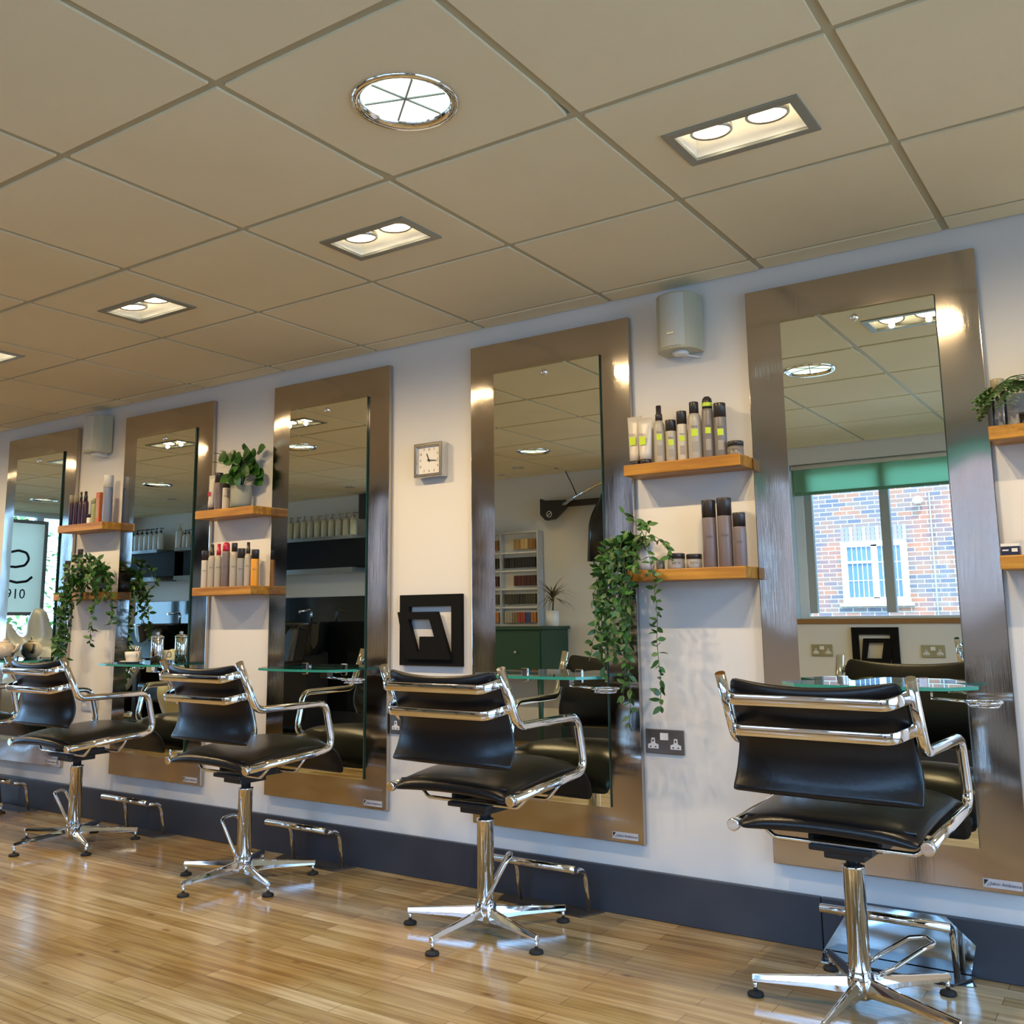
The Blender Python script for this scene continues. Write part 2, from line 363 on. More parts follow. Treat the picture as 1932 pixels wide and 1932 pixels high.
# back window: pvc frame, two mullions, blind, timber sill
wf = nb()
yo = YB-.13
frame_prism(wf, [(WX0, WZ0), (WX1, WZ0), (WX1, WZ1), (WX0, WZ1)], [(WX0+.07, WZ0+.018), (WX1-.07, WZ0+.018), (WX1-.07, WZ1-.05), (WX0+.07, WZ1-.05)], yo-.03, yo+.04)
w1 = struct('window_1', wf, pvc, bevel=.004)
bm = nb()
for x in (-1.123, -.40, .45, 1.1): box(bm, x-.032, x+.032, yo-.02, yo+.035, WZ0+.04, WZ1-.05)
box(bm, WX0+.07, WX0+.125, yo-.02, yo+.03, WZ0+.04, WZ1-.05)
obj('mullion', bm, pvcg, w1, bevel=.003)
bm = nb(); box(bm, WX0+.06, WX1-.06, yo-.004, yo+.004, WZ0+.03, WZ1-.04); obj('pane', bm, paneglass, w1)
bm = nb(); box(bm, WX0-.0, WX1+.0, YB-.09, YB+.012, WZ0-.036, WZ0); struct('trim_1', bm, darkwood, bevel=.003)
rb = thing('roller_blind', 'mint green roller blind at the window, seen in the nearest mirror', 'blind', (0, 0, 0))
bm = nb(); tube(bm, [(WX0+.01, YB-.035, WZ1-.02), (WX1-.01, YB-.035, WZ1-.02)], .017); obj('roller', bm, pvc, rb)
bm = nb(); box(bm, WX0+.02, WX1-.02, YB-.053, YB-.0515, 1.905, WZ1-.015); obj('fabric', bm, blindm, rb)
bm = nb(); box(bm, WX0+.02, WX1-.02, YB-.057, YB-.048, 1.885, 1.907); obj('bottom_bar', bm, mat('blind_bar', (.12, .30, .2), .6), rb)
for k_, (a, b) in enumerate(((-2.95, -1.98), (-5.60, -4.80))):  # two invented windows in unseen stretches of back wall, added to let daylight in
    bm = nb(); frame_prism(bm, [(a, WZ0), (b, WZ0), (b, WZ1), (a, WZ1)], [(a+.07, WZ0+.04), (b-.07, WZ0+.04), (b-.07, WZ1-.05), (a+.07, WZ1-.05)], yo-.03, yo+.04)
    w_ = struct('window_%d' % (4+k_), bm, pvc, bevel=.004)
    bm = nb(); box(bm, a+.06, b-.06, yo-.004, yo+.004, WZ0+.03, WZ1-.04); obj('pane', bm, paneglass, w_)
    bm = nb(); box(bm, a, b, YB-.09, YB+.012, WZ0-.036, WZ0); struct('trim_%d' % (2+k_), bm, darkwood, bevel=.003)
    portal(((a+b)/2, YB-.2, (WZ0+WZ1)/2), (RD(90), 0, 0), b-a, WZ1-WZ0)
# shopfront window (left end wall)
bm = nb(); xo = XL-.1
frame_prism(bm, [(SY0, SZ0), (SY1, SZ0), (SY1, SZ1), (SY0, SZ1)], [(SY0+.06, SZ0+.06), (SY1-.06, SZ0+.06), (SY1-.06, SZ1-.01), (SY0+.06, SZ1-.01)], xo-.03, xo+.04, 'x')
w2 = struct('window_2', bm, pvc)
bm = nb(); box(bm, xo-.03, xo+.03, -2.93, -2.85, SZ0+.06, SZ1-.01); box(bm, xo-.03, xo+.03, -1.72, -1.66, SZ0+.06, SZ1-.01)
obj('mullion', bm, pvc, w2)
bm = nb(); box(bm, xo-.004, xo+.004, SY0+.05, SY1-.05, SZ0+.05, SZ1-.01); obj('pane', bm, paneglass, w2)
bm = nb(); xo = XR+.1
frame_prism(bm, [(RY0, RZ0), (RY1, RZ0), (RY1, RZ1), (RY0, RZ1)], [(RY0+.06, RZ0+.06), (RY1-.06, RZ0+.06), (RY1-.06, RZ1-.05), (RY0+.06, RZ1-.05)], xo-.03, xo+.04, 'x')
w3 = struct('window_3', bm, pvc)  # made-up right wall window, out of view, serves as daylight source
bm = nb(); box(bm, xo-.03, xo+.03, -1.95, -1.89, RZ0+.06, RZ1-.05); obj('mullion', bm, pvc, w3)
bm = nb(); box(bm, xo-.004, xo+.004, RY0+.05, RY1-.05, RZ0+.05, RZ1-.04); obj('pane', bm, paneglass, w3)
# outside
bm = nb(); box(bm, -30, 20, -30, YB-.21, -.35, -.25); box(bm, -30, XL-.21, YB-.21, 10, -.35, -.25); box(bm, XR+.21, 20, YB-.21, 10, -.35, -.25); struct('ground', bm, mat('paving', (.32, .31, .29), .9, bump=(20, .3, .01)))
# ------------------------------------------------------------ ceiling lights
lampglow = mat('spot_glow', (1, 1, 1), .5, emit=(1, .84, .58), estr=10)
boxw = mat('downlight_box', (.80, .77, .68), .4)
def spotlight(loc, e, ang, rot, col, size=.022, blend=.6, name='spot_bulb'):
    d = bpy.data.lights.new(name, 'SPOT'); d.energy = e; d.spot_size = RD(ang); d.spot_blend = blend; d.color = col; d.shadow_soft_size = size
    o = bpy.data.objects.new(name, d); COL.objects.link(o); o.location = loc; o.rotation_euler = rot; return o
def double_spot():
    t = thing('recessed_double_spotlight', '', 'ceiling light', (0, 0, H))
    bm = nb(); frame_prism(bm, [(-.173, -.098), (.173, -.098), (.173, .098), (-.173, .098)], [(-.148, -.073), (.148, -.073), (.148, .073), (-.148, .073)], -.005, .004, 'z'); obj('trim_frame', bm, mat('downlight_trim', (.30, .30, .25), .4, .3), t, bevel=.001)
    bm = nb(); w = .148; d = .073
    for a in ((-w-.003, -w, -d, d), (w, w+.003, -d, d), (-w-.003, w+.003, -d-.003, -d), (-w-.003, w+.003, d, d+.003)): box(bm, *a, .002, .095)
    obj('housing', bm, boxw, t)
    bm = nb(); box(bm, -w-.003, w+.003, -d-.003, d+.003, .095, .099); obj('housing_top', bm, blackp, t)
    for s in (-1, 1):
        M = Matrix.Translation((s*.073, -.012, .024)) @ Matrix.Rotation(RD(7), 4, 'X')
        bm = nb(); lathe(bm, [(.046, -.006), (.049, -.010), (.054, -.007), (.054, .006), (.047, .010)], 28, M=M, capb=False, capt=False)
        ring = obj('gimbal_ring', bm, satin, t)
        bm = nb(); lathe(bm, [(.026, -.002), (.042, -.006), (.0455, -.006), (.0455, .012), (.03, .034)], 28, M=M); g_ = obj('lamp', bm, lampglow, ring)
    return t
order = ['outside the frame at right', 'largest one, above the nearest chair', 'second largest, middle of the ceiling', 'third along, left part of the ceiling', 'cut by the left edge', 'fifth along, only in mirrors', 'sixth along, only in mirrors', 'last along, only in mirrors']
ds = None
for k, (x, y) in enumerate(sq):
    lab = 'recessed ceiling light with two warm spots, ' + order[k]
    if ds is None: ds = double_spot(); ds.location = (x, y, H); ds['label'] = lab; ds['group'] = 'row of recessed double spotlights'
    else: dup(ds, (x, y, H), 0, lab, 'row of recessed double spotlights')
    for s in (-1, 1): spotlight((x+s*.073, y-.012, H-.008), LAMP_W, 170, (RD(2), 0, 0), (1, .73, .40), size=.012, blend=.75)
rglow = mat('round_lamp_glow', (.9, .95, .9), .3, emit=(.86, .98, .92), estr=.72)
ribm = mat('lamp_rib', (.35, .38, .35), .4)
def round_light():
    t = thing('round_recessed_light', '', 'ceiling light', (0, 0, H))
    bm = nb(); lathe(bm, [(.126, .003), (.127, -.003), (.119, -.009), (.106, -.004), (.102, .006)], 40, capb=False, capt=False); obj('chrome_ring', bm, chrome, t)
    bm = nb(); lathe(bm, [(.102, .006), (.108, .03), (.112, .08)], 40, capb=False); obj('reflector', bm, rglow, t)
    bm = nb()
    for a in (20, 75, 140): box(bm, -.100, .100, -.001, .001, .010, .078, M=Matrix.Rotation(RD(a), 4, 'Z'))
    obj('baffle', bm, mat('round_lamp_baffle', (.8, .85, .8), .3, emit=(.86, .98, .92), estr=.5), t)
    bm = nb()
    for a in (20, 75, 140): box(bm, -.102, .102, -.0022, .0022, .0065, .0095, M=Matrix.Rotation(RD(a), 4, 'Z'))
    obj('baffle_edge', bm, ribm, t)
    return t
rl = None
rlab = ['large round chrome-rimmed light in the ceiling at the top of the photo', 'round chrome-rimmed recessed light seen in the second mirror from the right', 'round chrome-rimmed recessed light seen in the middle mirror', 'round chrome-rimmed recessed light seen in the second mirror from the left', 'round chrome-rimmed recessed light seen in the leftmost mirror']
for k, (x, y) in enumerate(rd):
    if rl is None: rl = round_light(); rl.location = (x, y, H); rl['label'] = rlab[k]; rl['group'] = 'round recessed lights'
    else: dup(rl, (x, y, H), 0, rlab[k], 'round recessed lights')
sl = None
for k, (x, y) in enumerate(sm):
    lab = 'small round ceiling spot seen in the ' + ('second mirror from the right', 'second mirror from the left', 'middle mirror')[k]
    if sl is None:
        sl = thing('small_spotlight', lab, 'ceiling light', (x, y, H), 0, 'small ceiling spots by the back wall')
        bm = nb(); lathe(bm, [(.05, .002), (.05, -.004), (.034, -.004), (.032, .01)], 24, capb=False, capt=False); obj('bezel', bm, satin, sl)
        bm = nb(); lathe(bm, [(.033, .008), (.033, .02)], 20); obj('lamp', bm, lampglow, sl)
    else: dup(sl, (x, y, H), 0, lab)
    spotlight((x, y, H-.01), 6, 110, (0, 0, 0), (1, .82, .58), .03)
# ------------------------------------------------------------ mirror stations
PX = [-6.636+.37, -5.436+.37, -4.241+.37, -3.051+.37, -1.864+.37, -.664+.37]
place = ['farthest, outside the left edge of the photo', 'leftmost', 'second from the left', 'middle one', 'second from the right', 'nearest at far right']
def station():
    t = thing('salon_mirror', '', 'mirror')
    bm = nb(); box(bm, -.37, .37, -.024, -.0005, .243, 2.152); obj('steel_panel', bm, steelm, t, bevel=.0025)
    bm = nb(); box(bm, -.246, .246, -.034, -.0255, .36, 2.025)
    for f in bm.faces:
        f.material_index = 0 if abs(f.normal.y) > .5 or abs(f.calc_center_median().y+.034) < 1e-4 else 1
    obj('mirror_glass', bm, [mirrorm, mat('mirror_edge', (.03, .09, .07), .1)], t)
    bm = nb(); lathe(bm, [(.0125, 0), (.0125, .004), (.009, .009), (.003, .0105)], 20, M=Matrix.Translation((0, -.034, 1.993)) @ Matrix.Rotation(RD(90), 4, 'X')); obj('dome_screw', bm, chrome, t)
    bm = nb(); box(bm, .247, .348, -.0275, -.0242, .256, .279); pl = obj('maker_plaque', bm, mat('plaque_silver', (.62, .62, .66), .4, .2), t)
    bm = text_bm('Salon Ambience', .0125, .0003, Matrix.Translation((.306, -.0278, .2675)) @ FACE_ROOM); obj('lettering', bm, mat('plaque_ink', (.03, .03, .06), .5), pl)
    bm = nb(); prism(bm, [(.250, .277), (.262, .277), (.250, .262)], -.0282, -.0276, 'y'); tube(bm, [(.258, -.028, .259), (.262, -.028, .268), (.266, -.028, .259)], .0006, 6); obj('emblem', bm, blackp, pl)
    return t
st = None
for k, x in enumerate(PX):
    lab = 'tall wall mirror on a brushed steel panel, ' + place[k]
    if st is None: st = station(); st.location = (x, 0, 0); st['label'] = lab; st['group'] = 'styling mirrors along the wall'
    else: dup(st, (x, 0, 0), 0, lab, 'styling mirrors along the wall')
def glass_shelf():
    t = thing('glass_shelf', '', 'shelf')
    poly = [(-.2, -.035), (.2, -.035), (.285, -.13), (.215, -.222), (.12, -.24), (0, -.246), (-.12, -.24), (-.215, -.222), (-.285, -.13)]
    bm = nb(); prism(bm, poly, -.005, .005, 'z', 0, 1); obj('glass_top', bm, [shelfglass, glassedge], t)
    bm = nb()
    for s in (-1, 1):
        box(bm, s*.12-.012, s*.12+.012, -.10, -.034, -.016, -.006); box(bm, s*.12-.014, s*.12+.014, -.038, -.034, -.03, .02)
    obj('bracket', bm, chrome, t, bevel=.002)
    h = nb(); c = Vector((.30, -.165, -.035)); r = .047
    tube(h, [c+Vector((r*cos(a), r*sin(a), 0)) for a in [2*pi*k/28 for k in range(28)]], .0035, 8, closed=True)
    tube(h, [c+Vector((r*.8*cos(a), r*.8*sin(a), -.012)) for a in [2*pi*k/28 for k in range(28)]], .0025, 8, closed=True)
    for dy in (-.012, .012): tube(h, [(.14, -.165+dy, -.028), (.262, -.165+dy, -.035)], .0032, 8)
    for a in (0, 90, 180, 270): tube(h, [c+Vector((r*cos(RD(a)), r*sin(RD(a)), 0)), c+Vector((r*.8*cos(RD(a)), r*.8*sin(RD(a)), -.012))], .0022, 6)
    box(h, .125, .165, -.182, -.148, -.033, -.006)
    obj('hairdryer_ring', h, chrome, t)
    return t
gs = None
for k, x in list(enumerate(PX))[1:]:
    lab = 'glass shelf with chrome hairdryer ring on a mirror, ' + place[k]
    if gs is None: gs = glass_shelf(); gs.location = (x+.01, -.0015, .82); gs['label'] = lab; gs['group'] = 'glass shelves on the mirrors'
    else: dup(gs, (x+.01, -.0015, .82), 0, lab, 'glass shelves on the mirrors')
# ------------------------------------------------------------ foot rests
def footrest():
    t = thing('foot_rest', '', 'footrest')
    bm = nb(); tube(bm, [(-.18, -.175, .17), (.18, -.175, .17)], .0125, 14); obj('bar', bm, chrome, t)
    for s in (-1, 1):
        bm = nb(); x = s*.125 if s < 0 else .165
        tube(bm, fillet([(x, -.168, .163), (x, -.085, .150), (x, -.064, .006)], .06), .009, 10); obj('leg', bm, chrome, t)
    bm = nb(); prism(bm, [(-.20, -.10), (.165, -.125), (.21, -.03), (-.22, -.03)], .0002, .006, 'z'); obj('base_plate', bm, mat('footrest_plate', (.05, .045, .04), .3), t, bevel=.001)
    return t
fr = None
for k, x in list(enumerate(PX))[1:]:
    lab = 'chrome bar foot rest on curved legs under a mirror, ' + place[k]
    if fr is None: fr = footrest(); fr.location = (x, 0, 0); fr['label'] = lab; fr['group'] = 'foot rests under the mirrors'
    else: dup(fr, (x, 0, .002 if k == 5 else 0), 0, lab, 'foot rests under the mirrors')
# polished protective plate behind and under the nearest foot rest
tp = thing('kick_plate', 'polished bluish metal plate on floor and skirting behind the nearest foot rest', 'plate')
bm = nb(); prism(bm, [(-.50, -.115), (-.17, -.13), (-.075, -.09), (-.10, -.024), (-.52, -.024)], .00, .0018, 'z')
obj('floor_plate', bm, platem, tp)
bm = nb(); prism(bm, [(-.52, .003), (-.10, .003), (-.08, .09), (-.155, .157), (-.42, .157)], -.0245, -.0225, 'y'); obj('upright_plate', bm, platem, tp)
# ------------------------------------------------------------ salon chairs
def salon_chair(label):
    t = thing('salon_chair', label, 'chair', group='black leather styling chairs')
    for s in (-1, 1):
        x = s*.252
        pts = fillet([(x, -.242, .876), (x, -.155, .690), (x, .195, .692), (x, .240, .505), (x, -.205, .470)], [.055, .055, .05], 8)
        bm = nb(); tube(bm, pts, .0145, 14)
        lathe(bm, [(.0145, -.002), (.0172, 0), (.0172, .018), (.0145, .02)], 16, M=Matrix.Translation((x, -.185, .4716)) @ Matrix.Rotation(RD(94), 4, 'X'))
        obj('side_frame', bm, chrome, t)
    # back cushion: slung panel, hugging the uprights and flaring below the arms
    N = 14; Mz = [(.868, -.238, .222), (.845, -.232, .232), (.80, -.212, .235), (.74, -.186, .236), (.69, -.166, .238), (.655, -.160, .246), (.62, -.164, .250), (.59, -.176, .252), (.565, -.196, .252), (.560, -.188, .250)]
    bm = nb(); gr = {}
    for side in (0, 1):
        for i, (z, y, hw) in enumerate(Mz):
            for j in range(N+1):
                u = j/N*2-1; e = 1-abs(u)**5; ez = 1-abs(i/(len(Mz)-1)*2-1)**6
                th = .019*e*ez+.003
                sag = -.022*(1-u*u) if i < 7 else -.012*(1-u*u)
                top = -.020*(1-u*u) if i < 2 else 0
                gr[side, i, j] = bm.verts.new((hw*u, y+sag+(th if side else -th), z+top))
    for side in (0, 1):
        for i in range(len(Mz)-1):
            for j in range(N):
                q = [gr[side, i, j], gr[side, i, j+1], gr[side, i+1, j+1], gr[side, i+1, j]]
                bm.faces.new(q if side == 0 else q[::-1]).smooth = True
    R_ = [(i, 0) for i in range(len(Mz))]+[(len(Mz)-1, j) for j in range(1, N+1)]+[(i, N) for i in range(len(Mz)-2, -1, -1)]+[(0, j) for j in range(N-1, 0, -1)]
    for a in range(len(R_)):
        b = R_[(a+1) % len(R_)]; a_ = R_[a]
        bm.faces.new((gr[0, a_[0], a_[1]], gr[1, a_[0], a_[1]], gr[1, b[0], b[1]], gr[0, b[0], b[1]])).smooth = True
    obj('backrest', bm, leather, t, sub=1)
    # seat cushion slung between lower tubes, front edge rolling down
    prof = [(-.205, .466), (-.20, .478), (-.15, .492), (-.05, .505), (.05, .513), (.14, .518), (.21, .518), (.262, .502), (.296, .468), (.315, .430), (.325, .392)]
    bm = nb(); gr = {}; n = len(prof)
    for side in (0, 1):
        for i, (y, z) in enumerate(prof):
            a = Vector(prof[max(i-1, 0)]); b = Vector(prof[min(i+1, n-1)]); nn = (b-a).normalized(); nrm = Vector((-nn.y, nn.x))
            for j in range(N+1):
                u = j/N*2-1; e = 1-abs(u)**6; ez = 1-abs(i/(n-1)*2-1)**8
                th = .020*e*ez+.003; hw = .238 if 0 < i < n-1 else .228
                d = nrm*(th if side else -th)
                gr[side, i, j] = bm.verts.new((hw*u, y+d.x, z+d.y-.002+(.012*(1-u*u) if i < 8 else 0)))
    for side in (0, 1):
        for i in range(n-1):
            for j in range(N):
                q = [gr[side, i, j], gr[side, i, j+1], gr[side, i+1, j+1], gr[side, i+1, j]]
                bm.faces.new(q).smooth = True
    R_ = [(i, 0) for i in range(n)]+[(n-1, j) for j in range(1, N+1)]+[(i, N) for i in range(n-2, -1, -1)]+[(0, j) for j in range(N-1, 0, -1)]
    for a in range(len(R_)):
        b = R_[(a+1) % len(R_)]; a_ = R_[a]
        bm.faces.new((gr[0, a_[0], a_[1]], gr[1, a_[0], a_[1]], gr[1, b[0], b[1]], gr[0, b[0], b[1]])).smooth = True
    st_ = obj('seat', bm, leather, t, sub=1)
    # stitched rear roll of the seat
    bm = nb(); tube(bm, [(-.222, -.176, .497), (0, -.18, .508), (.222, -.176, .497)], .0035, 8); obj('piping', bm, leather, st_)
    # two chrome straps behind the back
    RP = [(-.004, -.0145), (.004, -.0145), (.0055, -.0125), (.0055, .0125), (.004, .0145), (-.004, .0145), (-.0055, .0125), (-.0055, -.0125)]
    for z, y in ((.832, -.226), (.750, -.186)):
        dy = -.285 if z > .8 else -.262
        pts = fillet([(-.247, y, z), (-.205, dy, z-.020), (.205, dy, z-.020), (.247, y, z)], .035, 6)
        bm = nb(); sweep(bm, pts, RP); obj('back_strap', bm, chrome, t)
    # under-seat tube and mechanism
    for y0 in (-.075, .10):
        bm = nb(); zt = .474 if y0 < 0 else .487
        tube(bm, fillet([(-.245, y0, zt), (-.19, y0, .425), (.19, y0, .425), (.245, y0, zt)], .03), .0065, 10); obj('cross_tube', bm, chrome, t)
    bm = nb(); box(bm, -.085, .085, -.10, .12, .408, .424); box(bm, -.055, .055, -.07, .06, .385, .41); box(bm, -.10, -.085, -.06, .08, .412, .442); box(bm, .085, .10, -.06, .08, .412, .442)
    obj('mechanism', bm, blackp, t, bevel=.004)
    bm = nb(); lathe(bm, [(.019, .355), (.019, .38), (.026, .388)], 20); obj('piston', bm, blackp, t)
    bm = nb(); lathe(bm, [(.0285, .09), (.0285, .352), (.030, .353), (.030, .360), (.022, .362)], 28); obj('column', bm, chrome, t)
    bm = nb(); lathe(bm, [(.030, .028), (.036, .034), (.036, .078), (.030, .092), (.0285, .095)], 28); obj('hub', bm, chrome, t)
    # star base
    for k in range(5):
        a = RD(54+72*k); M = Matrix.Rotation(a, 4, 'Z')
        bm = nb(); secs = [(.026, .030, .034, .080), (.12, .024, .038, .070), (.285, .016, .036, .056)]
        rings = []
        for (x, w, z0, z1) in secs:
            w2 = w*.35
            rings.append([bm.verts.new(M @ Vector(p)) for p in ((x, -w*.5, z0), (x, w*.5, z0), (x, w*.5, z0+(z1-z0)*.45), (x, w2*.6, z1), (x, -w2*.6, z1), (x, -w*.5, z0+(z1-z0)*.45))])
        for i in range(2):
            for j in range(6): bm.faces.new((rings[i][j], rings[i][(j+1) % 6], rings[i+1][(j+1) % 6], rings[i+1][j]))
        bm.faces.new(rings[0][::-1]); bm.faces.new(rings[-1])
        leg = obj('base_arm', bm, chrome, t, bevel=.003)
        bm = nb(); c = M @ Vector((.276, 0, 0)); lathe(bm, [(.021, 0), (.023, .003), (.021, .009), (.009, .013)], 18, c=c); lathe(bm, [(.006, .012), (.006, .04)], 10, c=c, mi=1)
        obj('glide', bm, [rubber, chrome], leg)
    return t
def brake_loop(t, ang, flip):
    M = Matrix.Rotation(RD(ang), 4, 'Z')
    bm = nb(); pts = [(.035, -.045, .095), (.075, -.050, .115), (.155, -.046, .158), (.195, -.030, .165), (.195, .030, .165), (.155, .046, .158), (.075, .050, .115), (.035, .045, .095)]
    if flip: pts = [(.0, -.048, .095), (.015, -.050, .13), (.075, -.050, .235), (.085, -.03, .24), (.085, .03, .24), (.075, .050, .235), (.015, .050, .13), (.0, .048, .095)]
    tube(bm, [M @ p for p in fillet(pts, .02, 4)], .0065, 10)
    for s in (-1, 1): lathe(bm, [(.008, -.006), (.011, 0), (.008, .006)], 12, M=M @ Matrix.Translation((pts[0][0], s*.045, .092)) @ Matrix.Rotation(RD(90), 4, 'X'))
    obj('pump_pedal', bm, chrome, t)
ch = salon_chair('black leather salon chair on a chrome star base, nearest and largest, at right')
ch.location = (-.307, -.40, 0); ch.rotation_euler = (0, 0, RD(-3.5))
chairs = [ch]
defs = [(-1.527, -.41, -2, 'second from the right, below the black wall art'), (-2.729, -.41, -3.5, 'third from the right, in front of the middle mirror'), (-3.931, -.40, -2.5, 'fourth from the right, beside the long trailing plant'), (-5.133, -.40, -2, 'cut off by the left edge of the photo'), (-.33, -3.355, 180, 'facing the back window, seen only in the nearest mirror')]
for x, y, a, d in defs:
    chairs.append(dup(ch, (x, y, 0), RD(a), 'black leather salon chair, '+d))
for c, a, fl in zip(chairs, (38, 35, 195, 215, 200, 60), (0, 1, 1, 1, 1, 0)): brake_loop(c, a, fl)
# ------------------------------------------------------------ timber shelves
def wshelf(x0, x1, z, lab):
    bm = nb(); box(bm, x0, x1, -.135, -.0005, z-.04, z)
    tag(obj('wooden_shelf', bm, woodm, bevel=.003), lab, 'shelf', 'honey coloured timber wall shelves')
wshelf(-1.104, -.668, 1.567, 'upper honey wood shelf holding lime labelled hair products, beside the nearest mirror')
wshelf(-1.104, -.668, 1.192, 'lower honey wood shelf with three tall silver cans and two jars')
wshelf(-3.475, -3.055, 1.567, 'upper honey wood shelf with the round leaved plant in a grey pot')
wshelf(-3.475, -3.055, 1.192, 'lower honey wood shelf with a row of bottles ending in an orange one')
wshelf(-4.665, -4.245, 1.567, 'upper honey wood shelf at left with slim tubes and a blue grey can')
wshelf(-4.665, -4.245, 1.192, 'lower honey wood shelf at left, under the long trailing plant')
wshelf(.085, .53, 1.567, 'upper honey wood shelf cut by the right edge, under the fern')
wshelf(.085, .53, 1.192, 'lower honey wood shelf cut by the right edge, with a small boxed item')
# ------------------------------------------------------------ hair products
PC = dict(cap=(.028, .024, .024), beige=(.40, .37, .31), pale=(.55, .52, .47), grey=(.19, .175, .165), silver=(.30, .29, .285), mauve=(.17, .14, .145), lime=(.50, .66, .03), red=(.45, .01, .05), orange=(.75, .33, .02), brick=(.50, .13, .03), blue=(.20, .24, .34), plum=(.035, .012, .035), glassg=(.30, .36, .16), white=(.75, .73, .68), ink=(.13, .11, .11), gold=(.33, .28, .18))
def pm(n, rough=.35): return mat('product_'+n, PC[n], rough)
LAYER = {}
def patch(r, z0, z1, w, eps=.0008, n=5, a0=0):
    """curved label patch on the side facing the room and camera"""
    bm = nb(); base = RD(-90+14+a0); half = w/(2*r); A = []
    for k in range(n+1):
        a = base-half+2*half*k/n
        A.append([bm.verts.new(((r+eps)*cos(a), (r+eps)*sin(a), z)) for z in (z0, z1)])
    for k in range(n): bm.faces.new((A[k][0], A[k+1][0], A[k+1][1], A[k][1]))
    return bm
def ctext(s, size, r, z, a0=0, eps=.0012):
    bm = text_bm(s, size, .0001)
    base = RD(-90+14+a0)
    for v in bm.verts:
        a = base+v.co.x/r; v.co = Vector(((r+eps+v.co.z)*cos(a), (r+eps+v.co.z)*sin(a), z+v.co.y))
    return bm
def product(kind, x, z, h, r, body, cap, lab, y=-.072, patchc=None, grp=None, name=None, txt=True):
    nm = name or {'can': 'spray_can', 'spray': 'pump_spray_bottle', 'tube': 'squeeze_tube', 'bottle': 'styling_bottle', 'jar': 'product_jar', 'dome': 'aerosol_can'}[kind]
    cat = {'can': 'can', 'spray': 'bottle', 'tube': 'tube', 'bottle': 'bottle', 'jar': 'jar', 'dome': 'can'}[kind]
    t = thing(nm, lab, cat, (x, y, z), 0, grp); bmat = pm(body) if isinstance(body, str) else body; cmat = pm(cap)
    a0 = (-x)*9
    bm = nb(); c = nb()
    if kind == 'can':
        hb = h*.74
        lathe(bm, [(r*.94, 0), (r, .003), (r, hb-.004), (r*.97, hb)], 24); lathe(c, [(r*1.0, hb+.0005), (r*1.0, h-.003), (r*.96, h)], 24)
    elif kind == 'dome':
        hb = h*.80
        lathe(bm, [(r*.94, 0), (r, .003), (r, hb-.01), (r*.92, hb)], 24); lathe(c, [(r*.88, hb), (r*.9, hb+.012), (r*.9, h-.022), (r*.8, h-.008), (r*.45, h)], 24)
    elif kind == 'bottle':
        hb = h*.80
        lathe(bm, [(r*.95, 0), (r, .004), (r, hb-.03), (r*.97, hb-.018), (r*.85, hb-.006), (r*.66, hb)], 24); lathe(c, [(r*.68, hb), (r*.68, h-.002), (r*.64, h)], 20)
    elif kind == 'spray':
        hb = h*.74
        lathe(bm, [(r*.95, 0), (r, .004), (r, hb-.03), (r*.93, hb-.012), (r*.6, hb)], 24); lathe(c, [(r*.62, hb), (r*.62, hb+.022), (r*.48, hb+.027), (r*.45, h)], 18)
    elif kind == 'jar':
        hb = h*.66
        lathe(bm, [(r*.93, 0), (r*.97, .004), (r*.97, hb)], 28); lathe(c, [(r, hb), (r, h-.003), (r*.96, h)], 28)
    elif kind == 'tube':
        hc = .02; rings = []
        lathe(c, [(r*.74, 0), (r*.74, hc-.002), (r*.70, hc)], 20)
        for q in range(7):
            u = q/6; zz = hc+(h-hc)*u; ra = r*(.80+.28*u); rb_ = r*.80*(1-u)+.0015
            rings.append([bm.verts.new((ra*cos(2*pi*k/20), rb_*sin(2*pi*k/20), zz)) for k in range(20)])
        for i in range(6):
            for k in range(20): bm.faces.new((rings[i][k], rings[i][(k+1) % 20], rings[i+1][(k+1) % 20], rings[i+1][k])).smooth = True
        bm.faces.new(rings[0][::-1]); bm.faces.new(rings[-1])
    bo = obj('body', bm, bmat, t); obj('cap', c, cmat, t)
    if kind in ('can', 'dome', 'bottle', 'spray', 'jar') and r > .012:
        hb = h*(.66 if kind == 'jar' else .74)
        if patchc:
            obj('colour_square', patch(r, hb*.54, hb*.54+min(r*1.05, hb*.4), r*.95, a0=a0), pm(patchc), t)
            b_ = patch(r, hb*.18, hb*.42, r*.9, a0=a0); obj('small_print', b_, mat('print_grey', (.30, .28, .26), .6), t)
            if txt: obj('lettering', ctext('kms', r*.55, r, hb*.54+r*1.4, a0=a0), pm('ink'), t)
        elif txt:
            b_ = ctext('kms', r*.6, r if kind != 'jar' else r*.97, hb*.62, a0=a0); obj('lettering', b_, pm('ink'), t)
    if kind == 'tube' and patchc:
        b_ = nb(); box(b_, -r*.5, r*.4, -r*.72, -r*.68, h*.42, h*.42+r*1.1); obj('colour_square', b_, pm(patchc), t)
        if txt: obj('lettering', text_bm('kms', r*.55, .0002, Matrix.Translation((-r*.1, -r*.66, h*.42+r*1.45)) @ FACE_ROOM), pm('ink'), t)
    return t
S1, S2 = 1.567, 1.192
gA = 'hair products on the shelf beside the nearest mirror'
product('tube', -1.085, S1, .186, .027, 'pale', 'cap', 'pale squeeze tube with lime square, leftmost on the upper shelf by the nearest mirror', patchc='lime', grp=gA)
product('tube', -1.037, S1, .172, .027, 'pale', 'cap', 'clear pale squeeze tube with lime square, second on the upper shelf by the nearest mirror', patchc='lime', grp=gA, y=-.088)
product('spray', -.988, S1, .214, .0205, 'beige', 'cap', 'beige pump spray with slim black nozzle and lime square', patchc='lime', grp=gA)
